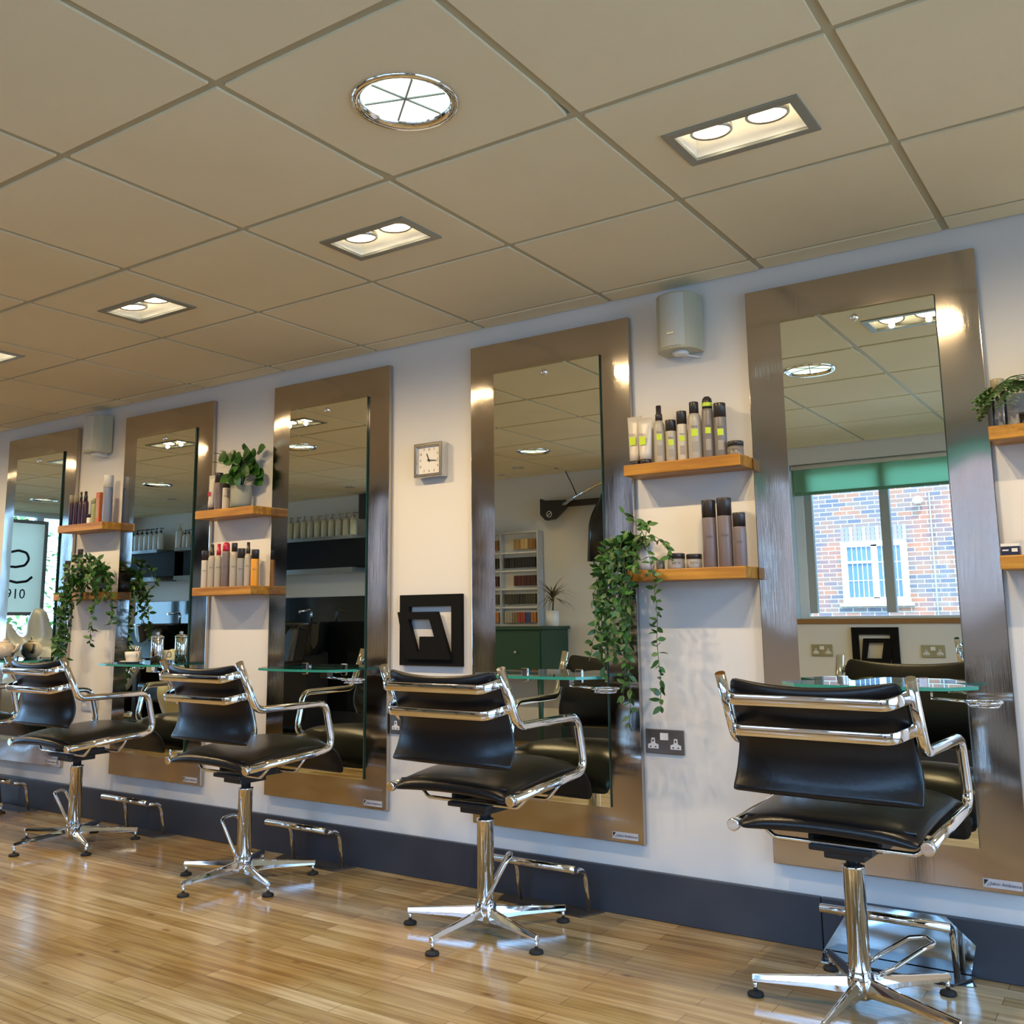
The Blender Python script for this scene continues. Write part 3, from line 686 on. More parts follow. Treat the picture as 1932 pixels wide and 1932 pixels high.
product('can', -.943, S1, .155, .0195, 'beige', 'cap', 'short beige can with wide black cap and lime square, shortest upright of the lime row', patchc='lime', grp=gA)
product('can', -.900, S1, .182, .0180, 'pale', 'cap', 'slim pale can with tall black cap and small lime square', patchc='lime', grp=gA)
product('bottle', -.852, S1, .209, .0245, 'beige', 'cap', 'round shouldered beige bottle with narrow black cap in the lime row', patchc='lime', grp=gA)
dm = product('dome', -.802, S1, .222, .0200, 'grey', 'cap', 'tall grey aerosol with lime collar under a domed black cap', patchc='lime', grp=gA)
bm = nb(); lathe(bm, [(.0184, .186), (.0184, .199)], 24, capb=False, capt=False); obj('lime_collar', bm, pm('lime'), dm)
product('can', -.757, S1, .192, .0215, 'grey', 'cap', 'dark grey can with black cap, rightmost tall item of the lime row', patchc='lime', grp=gA)
product('jar', -.705, S1, .052, .0270, 'grey', 'cap', 'low jar with black lid at the right end of the lime labelled row', grp=gA)
gB = 'silver grey products on the lower shelf by the nearest mirror'
product('jar', -.941, S2, .055, .031, 'silver', 'cap', 'wide silver jar with dark lid, left one of two on the lower shelf', grp=gB)
product('jar', -.874, S2, .050, .027, 'silver', 'cap', 'silver jar with dark lid, right one of two on the lower shelf', grp=gB)
product('can', -.813, S2, .232, .0245, 'mauve', 'cap', 'tall silver can with dark cap, left one of the tall pair', grp=gB)
product('can', -.757, S2, .236, .0250, 'mauve', 'cap', 'tall silver can with dark cap, right one of the tall pair', grp=gB)
product('can', -.706, S2, .182, .0215, 'mauve', 'cap', 'shorter silver can with dark cap at the right end of the lower shelf', grp=gB)
bm = nb(); lathe(bm, [(.013, 0), (.015, .002), (.016, .035)], 20, c=(-1.0, -.075, S2)); tag(obj('glass_pot', bm, mat('tinted_glass', (.20, .20, .16), .1, coat=1)), 'tiny glass pot beside the trailing plant on the lower shelf', 'jar')
gC = 'products on the shelf with the round leaved plant'
product('tube', -3.432, S1, .182, .0205, 'pale', 'cap', 'pale squeeze tube with pink mark on the shelf with the round leaved plant', patchc='red', grp=gC, txt=False)
product('can', -3.380, S1, .190, .0200, 'mauve', 'cap', 'tall brownish can with black cap left of the round leaved plant', grp=gC)
product('can', -3.322, S1, .148, .0190, 'pale', 'cap', 'short pale can with black cap just left of the round leaved plant', grp=gC)
gD = 'row of products ending in an orange bottle'
product('can', -3.462, S2, .183, .0175, 'pale', 'cap', 'pale can with tall black cap, leftmost of the row that ends in an orange bottle', grp=gD)
product('spray', -3.412, S2, .212, .0185, 'beige', 'cap', 'beige pump spray with black nozzle, second of the row that ends in an orange bottle', grp=gD)
product('spray', -3.362, S2, .212, .0180, 'beige', 'red', 'beige pump spray with crimson nozzle', grp=gD)
product('dome', -3.308, S2, .217, .0195, 'mauve', 'red', 'dark mauve aerosol with domed crimson cap', grp=gD)
product('bottle', -3.248, S2, .211, .0205, 'beige', 'cap', 'round shouldered beige bottle with narrow black cap in the row with the orange bottle', grp=gD)
product('can', -3.197, S2, .182, .0190, 'silver', 'cap', 'short silver can with wide black cap in the row with the orange bottle', grp=gD)
product('spray', -3.150, S2, .209, .0165, 'beige', 'cap', 'beige pump spray with black nozzle, next to the orange bottle', grp=gD)
product('can', -3.100, S2, .172, .0185, 'orange', 'cap', 'bright orange bottle with black cap', grp=gD, name='oil_bottle')
gE = 'slim products on the upper left shelf'
product('can', -4.640, S1, .178, .0135, 'plum', 'gold', 'slim plum tube with gold cap, leftmost on the upper left shelf', grp=gE, txt=False)
product('can', -4.596, S1, .180, .0135, 'plum', 'gold', 'slim plum tube with gold cap, second on the upper left shelf', grp=gE, txt=False)
product('spray', -4.552, S1, .190, .0120, 'plum', 'cap', 'slim dark plum spray bottle, left one of two', grp=gE, txt=False)
product('spray', -4.508, S1, .190, .0170, 'plum', 'cap', 'dark plum spray bottle, wider right one of two', grp=gE, txt=False)
product('jar', -4.462, S1, .058, .0150, 'white', 'cap', 'very small black and white jar on the upper left shelf', grp=gE, txt=False)
product('bottle', -4.418, S1, .144, .0170, 'glassg', 'glassg', 'pale green glass bottle on the upper left shelf', grp=gE, txt=False)
bx = thing('product_box', 'slim orange brick coloured box on the upper left shelf', 'box', (-4.368, -.072, S1))
bm = nb(); box(bm, -.017, .017, -.017, .017, 0, .172); obj('carton', bm, pm('brick'), bx, bevel=.001)
bm = nb(); box(bm, -.009, .009, -.0176, -.0171, .03, .14); obj('lettering_panel', bm, pm('gold'), bx)
product('can', -4.300, S1, .262, .0255, 'blue', 'white', 'large blue grey can with white cap, tallest on the upper left shelf', grp=gE, txt=False)
gF = 'bottles half hidden by the long trailing plant'
product('can', -4.640, S2, .182, .0195, 'plum', 'cap', 'dark bottle with wide black cap, left of the long trailing plant', grp=gF, txt=False)
product('bottle', -4.585, S2, .215, .0190, 'beige', 'cap', 'beige bottle with narrow black cap, left one behind the trailing leaves', grp=gF)
product('bottle', -4.530, S2, .242, .0220, 'beige', 'cap', 'taller beige bottle with narrow black cap, behind the trailing leaves', grp=gF)
product('can', .113, S1, .148, .0200, clearplastic, 'gold', 'clear bottle with metallic cap under the fern at right edge', name='clear_bottle', txt=False)
product('jar', .178, S1, .040, .0160, 'cap', 'cap', 'tiny dark pot at the right edge beside the clear bottle', txt=False)
bx = thing('small_carton', 'small navy and white box on the lower shelf at the right edge', 'box', (.112, -.10, S2))
bm = nb(); box(bm, -.024, .024, -.02, .02, .026, .034); obj('lid', bm, pm('white'), bx)
bm = nb(); box(bm, -.024, .024, -.02, .02, 0, .026); obj('carton', bm, mat('navy', (.012, .014, .05), .4), bx)
bm = nb(); box(bm, .004, .019, -.0206, -.0202, .010, .020); box(bm, -.020, -.004, -.0206, -.0202, .013, .017); obj('printed_mark', bm, pm('white'), bx)
product('can', .168, S2, .105, .017, 'grey', 'cap', 'grey can cut by the right edge on the lower right shelf', txt=False)
# ------------------------------------------------------------ plants
def leaf(bm, p, d, L, w, up=Vector((0, 0, 1)), fold=.15, mi=0, round_=False, droop=.15):
    d = d.normalized(); s = d.cross(up)
    if s.length < .05: s = d.cross(Vector((1, 0, 0)))
    s.normalize(); n = s.cross(d).normalized()
    st_ = [(0, .0), (.22, .8), (.5, 1), (.78, .62), (1, 0)] if not round_ else [(-.08, .0), (.08, .9), (.4, 1.15), (.75, .85), (1, 0)]
    c = []; l = []; r = []
    for t, k in st_:
        q = p+d*(L*t)-n*(droop*L*t*t)
        c.append(bm.verts.new(q)); 
        if k: l.append(bm.verts.new(q+s*(w/2*k)+n*(fold*w*k))); r.append(bm.verts.new(q-s*(w/2*k)+n*(fold*w*k)))
    for side in (l, r):
        f = [(c[0], side[0], c[1])]+[(c[i], side[i-1], side[i], c[i+1]) for i in (1, 2)]+[(c[3], side[2], c[4])]
        for q in f: bm.faces.new(q).smooth = True
def rv(a=1): return Vector((random.uniform(-a, a), random.uniform(-a, a), random.uniform(-a, a)))
def potplant(name, label, x, z, y=-.08): return thing(name, label, 'plant', (x, y, z))
def pot(t, r, h, m, dish=False):
    bm = nb(); lathe(bm, [(r*.86, .002), (r*.94, h*.25), (r, h), (r*.92, h), (r*.9, h*.85)], 28, capt=False); obj('pot', bm, m, t)
    bm = nb(); lathe(bm, [(r*.88, h*.8), (r*.5, h*.86)], 20); obj('soil', bm, soil, t)
def vines(t, starts, lm, L=.035, w=.017, step=.022, zmax=None):
    fb = nb(); sb = nb()
    for (p, d, length, sway) in starts:
        p = Vector(p); d = Vector(d).normalized(); pts = [p.copy()]; s = 0
        while s < length:
            d = (d+Vector((0, 0, -.32))+rv(sway)).normalized()
            if p.y > -.015+.0: d.y = min(d.y, 0)
            p = p+d*step
            wy = p.y+t.location.y
            if wy > -.03: p.y -= (wy+.03)
            pts.append(p.copy()); s += step
            for q in range(2):
                ld = (d*.4+rv(1.0)+Vector((0, -.25, .05))).normalized()
                if p.y+t.location.y+ld.y*L > -.012: ld.y = -abs(ld.y)*.4
                leaf(fb, p, ld, L*random.uniform(.7, 1.15), w*random.uniform(.75, 1.1), up=Vector((0, -1, .3))+rv(.9), fold=random.uniform(0, .2))
        tube(sb, pts, .0012, 5)
    obj('foliage', fb, lm, t); obj('stems', sb, stemm, t)
def bushy(t, c, r, n, lm, L, w):
    fb = nb()
    for k in range(n):
        q = rv(1)
        while q.length > 1: q = rv(1)
        p = Vector(c)+Vector((q.x*r[0], q.y*r[1], q.z*r[2])); dd = (q+rv(.6)+Vector((0, -.15, .15))).normalized()
        if p.y+t.location.y+dd.y*L > -.012: dd.y = -abs(dd.y)*.5
        leaf(fb, p, dd, L*random.uniform(.7, 1.1), w, fold=.12)
    return fb
# trailing plant by the nearest mirror
t = potplant('trailing_plant', 'trailing green plant in a white pot between the two nearest mirrors', -1.055, S2, -.085)
pot(t, .036, .105, mat('white_pot', (.62, .60, .58), .4))
ss = []
for k in range(15): ss.append(((random.uniform(-.03, .03), random.uniform(-.03, .02), .11), (random.uniform(-.7, .0), random.uniform(-.7, .1), .30), random.choice([.22, .30, .34, .42, .48]), .28))
for k in range(5): ss.append(((-.04, -.03, .10), (random.uniform(-.35, .0), -.3, -.1), random.uniform(.40, .58), .12))
ss += [((.02, -.02, .12), (1, -.3, .35), .14, .2), ((-.02, 0, .11), (-1, -.35, .5), .22, .2), ((.01, -.01, .12), (.4, -.2, 1), .10, .2), ((.0, -.0, .12), (-.2, -.2, 1), .10, .2), ((-.045, -.03, .10), (.1, -.3, -.1), .62, .09), ((-.0, -.04, .10), (.45, -.3, -.1), .58, .08)]
vines(t, ss, leafm, .036, .0175)
t = potplant('trailing_plant', 'long trailing green plant in a dark pot on the lower left shelf', -4.30, S2, -.085)
pot(t, .048, .105, mat('dark_pot', (.03, .032, .04), .35))
ss = []
for k in range(18): ss.append(((random.uniform(-.05, .04), random.uniform(-.03, .02), .11), (random.uniform(-1.0, .35), random.uniform(-.6, .1), .35), random.choice([.18, .22, .28, .34]), .25))
for k in range(6): ss.append(((-.07, -.045, .08), (random.uniform(-.3, .05), -.25, 0), random.uniform(.45, .66), .10))
ss += [((.03, -.02, .11), (1, -.35, .3), .2, .2), ((.03, -.03, .11), (1, -.45, .1), .34, .2), ((.05, -.03, .10), (.7, -.45, .1), .40, .15), ((-.08, -.045, .08), (-.05, -.2, 0), .70, .07)]
vines(t, ss, leafm, .040, .020)
# round leaved plant
t = potplant('round_leaved_plant', 'bushy plant with broad round glossy leaves in a grey concrete pot', -3.205, S1, -.078)
pot(t, .052, .108, concrete)
bm = nb(); lathe(bm, [(.05, 0), (.058, .002), (.060, .006)], 28); 
obj('dish', bm, mat('dish_green', (.05, .09, .05), .4), t)
fb = nb(); sb = nb()
for k in range(46):
    a = random.uniform(0, 2*pi); rr = random.uniform(.01, .078); hh = random.uniform(.145, .285)
    p = Vector((rr*cos(a)*1.15, min(rr*sin(a), .04), hh)); 
    tube(sb, [(0, 0, .09), (p.x*.3, p.y*.3, .5*hh+.05), tuple(p)], .0016, 5)
    dd = Vector((cos(a), -.35, random.uniform(-1.3, .3)))
    leaf(fb, p, dd, random.uniform(.050, .068), random.uniform(.048, .060), up=Vector((rv(.5).x, -1, .25)), fold=.06, round_=True, droop=.2)
for q in ((-.13, -.02, .275), (-.155, -.01, .235), (-.10, -.01, .285)):
    tube(sb, [(0, 0, .1), (-.06, 0, .22), q], .0016, 5); leaf(fb, Vector(q), Vector((-.6, -.4, .2)), .042, .024, fold=.1)
obj('foliage', fb, leafd, t); obj('stems', sb, stemm, t)
# fern at the right edge
t = potplant('potted_fern', 'fern with arching feathery fronds on the upper shelf at the right edge', .222, S1, -.082)
pot(t, .042, .09, concrete)
fb = nb()
for k in range(40):
    a = random.uniform(0, 2*pi); d = Vector((cos(a), min(sin(a), .25), random.uniform(.7, 2.2))).normalized(); p = Vector((0, 0, .09)); 
    for s in range(13):
        d = (d+Vector((0, 0, -.16))+Vector((cos(a), min(sin(a), .1), 0))*.06).normalized(); p = p+d*.0155
        if p.y+t.location.y > -.03: p.y = -.03-t.location.y
        sd_ = d.cross(Vector((0, 0, 1))).normalized()
        for q in (-1, 1):
            dq = sd_*q+d*.5
            L_ = .034*(1-s/15)+.007
            if p.y+t.location.y+dq.y*L_ > -.01: continue
            leaf(fb, p, dq, L_, .011, fold=.05)
obj('foliage', fb, fernm, t)
# ------------------------------------------------------------ wall things
ck = thing('wall_clock', 'small square chrome wall clock with white face', 'clock', (-2.078, 0, 1.697))
bm = nb(); frame_prism(bm, [(-.076, -.074), (.076, -.074), (.076, .074), (-.076, .074)], [(-.060, -.058), (.060, -.058), (.060, .058), (-.060, .058)], -.045, -.001); obj('case', bm, mat('clock_chrome', (.7, .7, .7), .18, 1), ck, bevel=.004)
bm = nb(); box(bm, -.061, .061, -.033, -.02, -.059, .059); obj('dial', bm, mat('clock_face', (.82, .80, .76), .5), ck)
bm = nb()
for k in range(1, 13):
    a = RD(90-30*k); s = .047/max(abs(cos(a)), abs(sin(a)))*.98
    s = min(s, .056)
    join(bm, text_bm(str(k), .014, .0002, Matrix.Translation((s*cos(a), -.0335, s*sin(a))) @ FACE_ROOM))
obj('numerals', bm, blackp, ck)
def hand(a, L, w, yy):
    bm = nb(); M = Matrix.Rotation(RD(a), 4, 'Y'); box(bm, -w, w, yy, yy+.0012, -.008, L, M=M); return bm
obj('hour_hand', hand(-22, .030, .0022, -.036), blackp, ck); obj('minute_hand', hand(97, .042, .0015, -.038), blackp, ck)
bm = nb(); lathe(bm, [(.004, 0), (.004, .006)], 12, M=Matrix.Translation((0, -.0335, 0)) @ Matrix.Rotation(RD(90), 4, 'X')); obj('hub_cap', bm, blackp, ck)
# black square art: skewed inner frame in a square outer frame
def art(loc, rz, label, big):
    t = thing('wall_art', label, 'wall art', loc, rz)
    if big:
        O = [(-.163, -.146), (.163, -.146), (.163, .146), (-.163, .146)]; I = [(-.112, -.105), (.112, -.105), (.112, .097), (-.112, .097)]
        SO = [(-.120, -.120), (.118, -.120), (.046, .075), (-.166, .075)]; SI = [(-.059, -.089), (.055, -.089), (.006, .044), (-.107, .044)]
    else:
        O = [(-.156, -.15), (.156, -.15), (.156, .15), (-.156, .15)]; I = [(-.10, -.10), (.11, -.10), (.11, .10), (-.10, .10)]
        SO = [(-.09, -.11), (.10, -.11), (.075, .075), (-.12, .075)]; SI = [(-.04, -.06), (.06, -.06), (.04, .045), (-.06, .045)]
    bm = nb(); frame_prism(bm, O, I, -.022, -.001); obj('outer_frame', bm, blackpaint, t, bevel=.001)
    bm = nb(); frame_prism(bm, SO, SI, -.034, -.014); obj('inner_frame', bm, blackpaint, t, bevel=.001)
    if big:
        bm = nb(); box(bm, -.046, .060, -.033, -.012, -.098, -.027); obj('notch_block', bm, blackpaint, t)
    return t
art((-2.083, 0, .985), 0, 'black square wall art with a skewed inner frame, on the wall under the clock', True)
art((-1.222, YB, .78), pi, 'black square wall art between two sockets under the window, seen in the nearest mirror', False)
def socket(loc, rz, lab, m):
    t = thing('double_socket', lab, 'socket', loc, rz, 'double wall sockets')
    bm = nb(); box(bm, -.074, .074, -.008, -.0005, -.042, .042); pl = obj('face_plate', bm, m, t, bevel=.003)
    for s in (-1, 1):
        bm = nb(); prism(bm, [(-.020, -.024), (.020, -.024), (.020, -.010), (.008, -.006), (.006, .012), (-.006, .012), (-.008, -.006), (-.020, -.010)], -.0095, -.0075, 'y')
        o = obj('outlet', bm, mat('socket_white', (.78, .78, .78), .4), t); o.location = (s*.043, 0, 0)
        bm = nb(); box(bm, -.0025, .0025, -.0102, -.0090, -.001, .007); box(bm, -.0125, -.0065, -.0102, -.009, -.020, -.016); box(bm, .0065, .0125, -.0102, -.009, -.020, -.016)
        obj('pin_slots', bm, blackp, o)
    bm = nb(); box(bm, -.015, .015, -.012, -.0075, .006, .030); obj('switch', bm, mat('socket_white', (.78, .78, .78), .4), t, bevel=.001)
    return t
sk = mat('socket_steel', (.22, .21, .22), .22, .8)
socket((-1.041, 0, .596), 0, 'dark steel double socket on the wall left of the nearest chair', sk)
socket((-2.232, 0, .596), 0, 'dark steel double socket mostly hidden behind the second chair from the right', sk)
socket((-4.47, 0, .596), 0, 'double socket behind the arm of the fourth chair from the right', mat('socket_pale', (.55, .58, .66), .35, .3))
sb_ = mat('socket_brass', (.45, .42, .27), .3, .7)
socket((-1.59, YB, .77), pi, 'brass double socket left of the small wall art in the nearest mirror', sb_)
socket((-.855, YB, .77), pi, 'brass double socket right of the small wall art in the nearest mirror', sb_)
def speaker(x, lab, rz=0):
    t = thing('wall_speaker', lab, 'speaker', (x, 0, 2.075), rz, 'cream wall speakers')
    bm = nb(); n = 14; poly = [(-.078, -.01)]+[(-.078*cos(pi*k/n)*1.0, -.06-.062*sin(pi*k/n)) for k in range(n+1)]+[(.078, -.01)]
    prism(bm, poly, -.105, .105, 'z'); obj('cabinet', bm, cream, t, bevel=.004)
    bm = nb(); poly = [(-.070*cos(pi*k/n), -.062-.064*sin(pi*k/n)) for k in range(n+1)]; poly += [(a*.93, b+.006) for a, b in poly[::-1]]
    prism(bm, poly, -.095, .098, 'z'); gr_ = obj('grille', bm, grille, t)
    bm = nb(); box(bm, -.014, .014, -.128, -.125, -.052, -.046); obj('name_badge', bm, satin, gr_)
    bm = nb(); lathe(bm, [(.022, -.118), (.030, -.112), (.030, -.105)], 20, c=(.005, -.06, 0)); box(bm, -.01, .02, -.05, -.001, -.11, -.095); obj('bracket', bm, white, t)
    bm = nb(); tube(bm, fillet([(.01, -.06, -.115), (.05, -.05, -.125), (.06, -.003, -.12)], .02), .0025, 8); obj('cable', bm, white, t)
speaker(-.905, 'cream wall speaker under the ceiling between the two nearest mirrors')
speaker(-4.458, 'cream wall speaker under the ceiling at left, between the two farthest mirrors')
# ------------------------------------------------------------ things on the glass shelves
ZS = .8255
def cup(x, y, lab):
    t = thing('cup_and_saucer', lab, 'cup', (x, y, ZS))
    cm = mat('china', (.80, .74, .62), .25)
    bm = nb(); lathe(bm, [(.03, 0), (.034, .002), (.062, .009), (.060, .011), (.03, .005)], 28); obj('saucer', bm, cm, t)
    bm = nb(); lathe(bm, [(.024, .006), (.030, .010), (.036, .035), (.038, .056), (.0355, .056), (.033, .034), (.02, .012)], 28, capt=False); c = obj('cup', bm, cm, t)
    bm = nb(); tube(bm, fillet([(.034, 0, .048), (.060, -.008, .048), (.055, -.006, .022), (.032, 0, .020)], .01), .003, 8); obj('handle', bm, cm, c)
cup(-3.935, -.125, 'white cup on a saucer on the glass shelf of the second mirror from the left')
t = thing('chrome_canister', 'tall cylindrical chrome canister with a knobbed lid on the glass shelf beside the cup', 'canister', (-3.765, -.105, ZS))
bm = nb(); lathe(bm, [(.028, 0), (.030, .003), (.030, .122), (.027, .127)], 28); obj('body', bm, chrome, t)
bm = nb(); lathe(bm, [(.031, .124), (.031, .132), (.022, .138), (.006, .142)], 28); lathe(bm, [(.004, .140), (.010, .147), (.009, .153), (.003, .156)], 14); obj('lid', bm, chrome, t)
def teapot(x, y, lab):
    t = thing('teapot', lab, 'teapot', (x, y, ZS), RD(20)); cm = colnoise(mat('floral_china', (.7, .6, .45), .2), (.66, .55, .42), (.78, .70, .56), nscale=30)
    bm = nb(); lathe(bm, [(.030, 0), (.034, .003), (.052, .022), (.059, .048), (.054, .074), (.036, .092), (.028, .095)], 32); obj('body', bm, cm, t)
    bm = nb(); lathe(bm, [(.030, .094), (.024, .102), (.010, .108)], 24); lathe(bm, [(.005, .106), (.010, .114), (.008, .121), (.002, .124)], 14); obj('lid', bm, cm, t)
    bm = nb(); tube(bm, fillet([(.05, 0, .035), (.08, 0, .05), (.098, 0, .088)], .02), .010, 12, scale=None); obj('spout', bm, cm, t)
    bm = nb(); tube(bm, fillet([(-.048, 0, .075), (-.092, 0, .080), (-.088, 0, .035), (-.052, 0, .028)], .02), .005, 10); obj('handle', bm, cm, t)
teapot(-5.165, -.115, 'cream floral teapot at the left edge on the glass shelf of the leftmost mirror')
# ------------------------------------------------------------ back wall, seen in the mirrors
cb = thing('green_cabinet', 'dark green painted sideboard on tapered legs against the back wall', 'cabinet', (-4.15, YB+.23, 0))
bm = nb(); box(bm, -.49, .49, -.20, .20, .57, .925); obj('body', bm, greenpaint, cb, bevel=.004)
bm = nb(); box(bm, -.51, .51, -.205, .225, .925, .95); obj('top', bm, greenpaint, cb, bevel=.004)
for s in (-1, 1):
    bm = nb(); box(bm, s*.245-.225, s*.245+.225, .20, .212, .60, .90); d = obj('drawer', bm, greenpaint, cb, bevel=.003)
    bm = nb(); lathe(bm, [(.008, 0), (.014, .012), (.008, .02)], 14, M=Matrix.Translation((s*.245, .212, .75)) @ Matrix.Rotation(RD(-90), 4, 'X')); obj('knob', bm, satin, d)
for sx in (-.45, .45):
    for sy in (-.17, .17):
        bm = nb(); lathe(bm, [(.014, 0), (.026, .57)], 12, c=(sx, sy, 0)); obj('leg', bm, greenpaint, cb)
sw = thing('colour_swatch_board', 'white board with rows of dyed hair swatches standing on the green cabinet', 'swatch board', (-4.29, YB+.06, .951))
bm = nb(); box(bm, -.38, .38, -.04, -.025, 0, .79); obj('back_panel', bm, white, sw)
bm = nb(); frame_prism(bm, [(-.39, 0), (.39, 0), (.39, .80), (-.39, .80)], [(-.375, .015), (.375, .015), (.375, .785), (-.375, .785)], -.045, .035); box(bm, -.008, .008, -.03, .03, .01, .79); obj('frame', bm, mat('board_frame', (.5, .5, .5), .4), sw)
bm = nb()
for k in range(1, 5): box(bm, -.375, .375, -.025, .028, .155*k-.006, .155*k+.006)
obj('ledges', bm, white, sw)
hs = [[(.45, .4, .3), (.3, .2, .1), (.4, .06, .03), (.05, .07, .25), (.55, .22, .05)], [(.05, .045, .02), (.035, .03, .018), (.06, .055, .025)], [(.10, .018, .010), (.07, .014, .01)], [(.012, .010, .009)], [(.42, .26, .08), (.60, .42, .16), (.30, .15, .05)]]
for r_, cols in enumerate(hs):
    for s, (xa, xb) in enumerate(((.03, .35), (-.36, -.03))):
        bm = nb(); xa2 = xa+(.10 if (r_ in (2, 4)) else 0) if s == 0 else xa; n = 12
        for k in range(n):
            u0 = xa2+(xb-xa2)*k/n; u1 = xa2+(xb-xa2)*(k+.85)/n
            box(bm, u0, u1, -.02, .012+random.uniform(0, .006), .155*r_+.03, .155*r_+.115, mi=(k*len(cols)//n) % len(cols))
        obj('hair_swatches', bm, [mat('hair_%d_%d_%d' % tuple(int(q*99) for q in c), c, .45) for c in cols], sw)
t = thing('spiky_plant', 'spiky leaved plant in a white pot on the green cabinet', 'plant', (-3.67, YB+.25, .951))
bm = nb(); lathe(bm, [(.04, 0), (.05, .005), (.056, .125), (.050, .125), (.048, .11)], 24); obj('pot', bm, white, t)
bm = nb(); tube(bm, [(0, 0, .1), (.008, 0, .2), (0, 0, .26)], .007, 8); obj('trunk', bm, mat('bark', (.12, .08, .05), .8), t)
fb = nb()
for k in range(70):
    a = random.uniform(0, 2*pi); d = Vector((cos(a), sin(a), random.uniform(.1, 1.8))).normalized(); p = Vector((0, 0, random.uniform(.2, .27))); pr_ = None
    L_ = random.uniform(.18, .30); q = [p.copy()]
    for s in range(5):
        d = (d+Vector((0, 0, -.22))).normalized(); p = p+d*L_/5; q.append(p.copy())
    sd_ = Vector((-sin(a), cos(a), 0)); V = []
    for i, pp in enumerate(q):
        w = .006*(1-i/5.2); V.append((fb.verts.new(pp+sd_*w), fb.verts.new(pp-sd_*w)))
    for i in range(5): fb.faces.new((V[i][0], V[i][1], V[i+1][1], V[i+1][0])).smooth = True
obj('foliage', fb, leafbr, t)
# wall mounted heat lamp on an arm
t = thing('hair_processor', 'black hair heat lamp hanging on a jointed wall arm beside the spiky plant', 'hair processor', (-3.35, YB, 1.95))
bm = nb(); box(bm, .20, .32, .001, .03, -.12, .12); obj('wall_plate', bm, blackp, t, bevel=.006)
bm = nb(); box(bm, -.42, .27, .03, .075, -.015, .035); obj('arm', bm, blackp, t, bevel=.006)
bm = nb(); prism(bm, [(-.53, .07), (-.53, -.07), (-.48, -.12), (-.40, -.11), (-.26, .0), (-.26, .04), (-.49, .05)], .025, .09, 'y'); j_ = obj('joint', bm, blackp, t, bevel=.008)
bm = nb(); tube(bm, [(-.435+.024*cos(a), .092, -.07+.024*sin(a)) for a in [2*pi*k/20 for k in range(20)]], .003, 6, closed=True); tube(bm, [(-.45, .092, -.08), (-.42, .092, -.06)], .003, 6); obj('dial_mark', bm, white, j_)
bm = nb(); tube(bm, [(-.29, .10, .0), (.05, .12, .14), (.40, .12, .21)], .014, 12); obj('strut', bm, chrome, t)
bm = nb(); tube(bm, fillet([(-.16, .09, .06), (-.2, .1, .16), (-.25, .12, .275)], .05), .004, 8); obj('cable', bm, blackp, t)
bm = nb(); pl_ = fillet([(.40, .12, .14), (.27, .16, .0), (.17, .19, -.20), (.15, .19, -.50)], [.15, .2])
sweep(bm, pl_, [(-.13, -.035), (.13, -.035), (.16, .01), (.12, .04), (-.12, .04), (-.16, .01)], up=Vector((0, 1, 0)), scale=[.45+.55*min(1, i/8) for i in range(len(pl_))]); obj('lamp_head', bm, mat('processor_shell', (.02, .022, .028), .2), t)
# black wall cabinets with pump bottles
def wcab(x0, x1, lab, e0=-1, e1=.86):
    t = thing('wall_cabinet', lab, 'cabinet', ((x0+x1)/2, YB+.135, 1.48), 0, 'black wall cabinets over the basins'); w = (x1-x0)/2
    bm = nb(); box(bm, -w, w, -.134, .12, .03, .30); obj('body', bm, blackpaint, t, bevel=.002)
    bm = nb(); box(bm, w*e0, w*e1, -.134, .14, .30, .335); obj('top_board', bm, mat('gloss_grey_board', (.20, .23, .25), .15), t)
    bm = nb(); box(bm, w*e0, w*e1, -.134, .14, -.015, .03); obj('bottom_board', bm, mat('gloss_grey_board', (.2, .23, .25), .15), t)
wcab(-7.25, -5.67, 'long black wall cabinet with pale bottles on top, seen in the middle mirror', -1, .77)
wcab(-9.80, -8.51, 'black wall cabinet carrying the row of white bottles with black pumps', -1, .55)
wcab(-8.36, -7.60, 'black wall cabinet carrying large pale bottles, seen in the second mirror', -1.35, 1)
ORD = ['leftmost', 'second from the left', 'third from the left', 'fourth from the left', 'fifth from the left', 'sixth from the left', 'seventh from the left', 'eighth from the left', 'ninth from the left', 'tenth from the left', 'eleventh from the left', 'rightmost']
def pump(x, lab, h, r, bc, pc, grp, src=None):
    if src: return dup(src, (x, YB+.17, 1.8155), RD(random.uniform(-30, 30)), lab, grp)
    t = thing('pump_bottle', lab, 'bottle', (x, YB+.17, 1.8155), 0, grp)
    bm = nb(); lathe(bm, [(r*.95, 0), (r, .005), (r, h*.62), (r*.85, h*.72), (r*.4, h*.78)], 18); obj('body', bm, bc, t)
    bm = nb(); lathe(bm, [(r*.42, h*.78), (r*.42, h*.86), (r*.14, h*.87), (r*.14, h*.96)], 12); box(bm, -r*.25, r*1.1, -r*.2, r*.2, h*.955, h); obj('pump', bm, pc, t)
    return t
pearl = mat('pearl_plastic', (.62, .60, .44), .35); wpl = mat('white_plastic', (.74, .76, .78), .3); cpump = mat('clear_pump', (.35, .34, .30), .2)
g1 = 'pale pump bottles lined up on the long black wall cabinet'; src = None
for k in range(12):
    src = pump(-6.99+.0955*k, 'pale pump bottle, '+ORD[k]+' in the row seen in the middle mirror', .225, .036, pearl, cpump, g1, src) or src
    if k == 0: s0 = src
    src = s0
g2 = 'white bottles with black pumps on the left wall cabinet'; s0 = None
for k in range(9):
    o = pump(-9.58+.087*k, 'white bottle with black pump, '+ORD[k]+' in its row', .25, .034, wpl, blackp, g2, s0); s0 = s0 or o
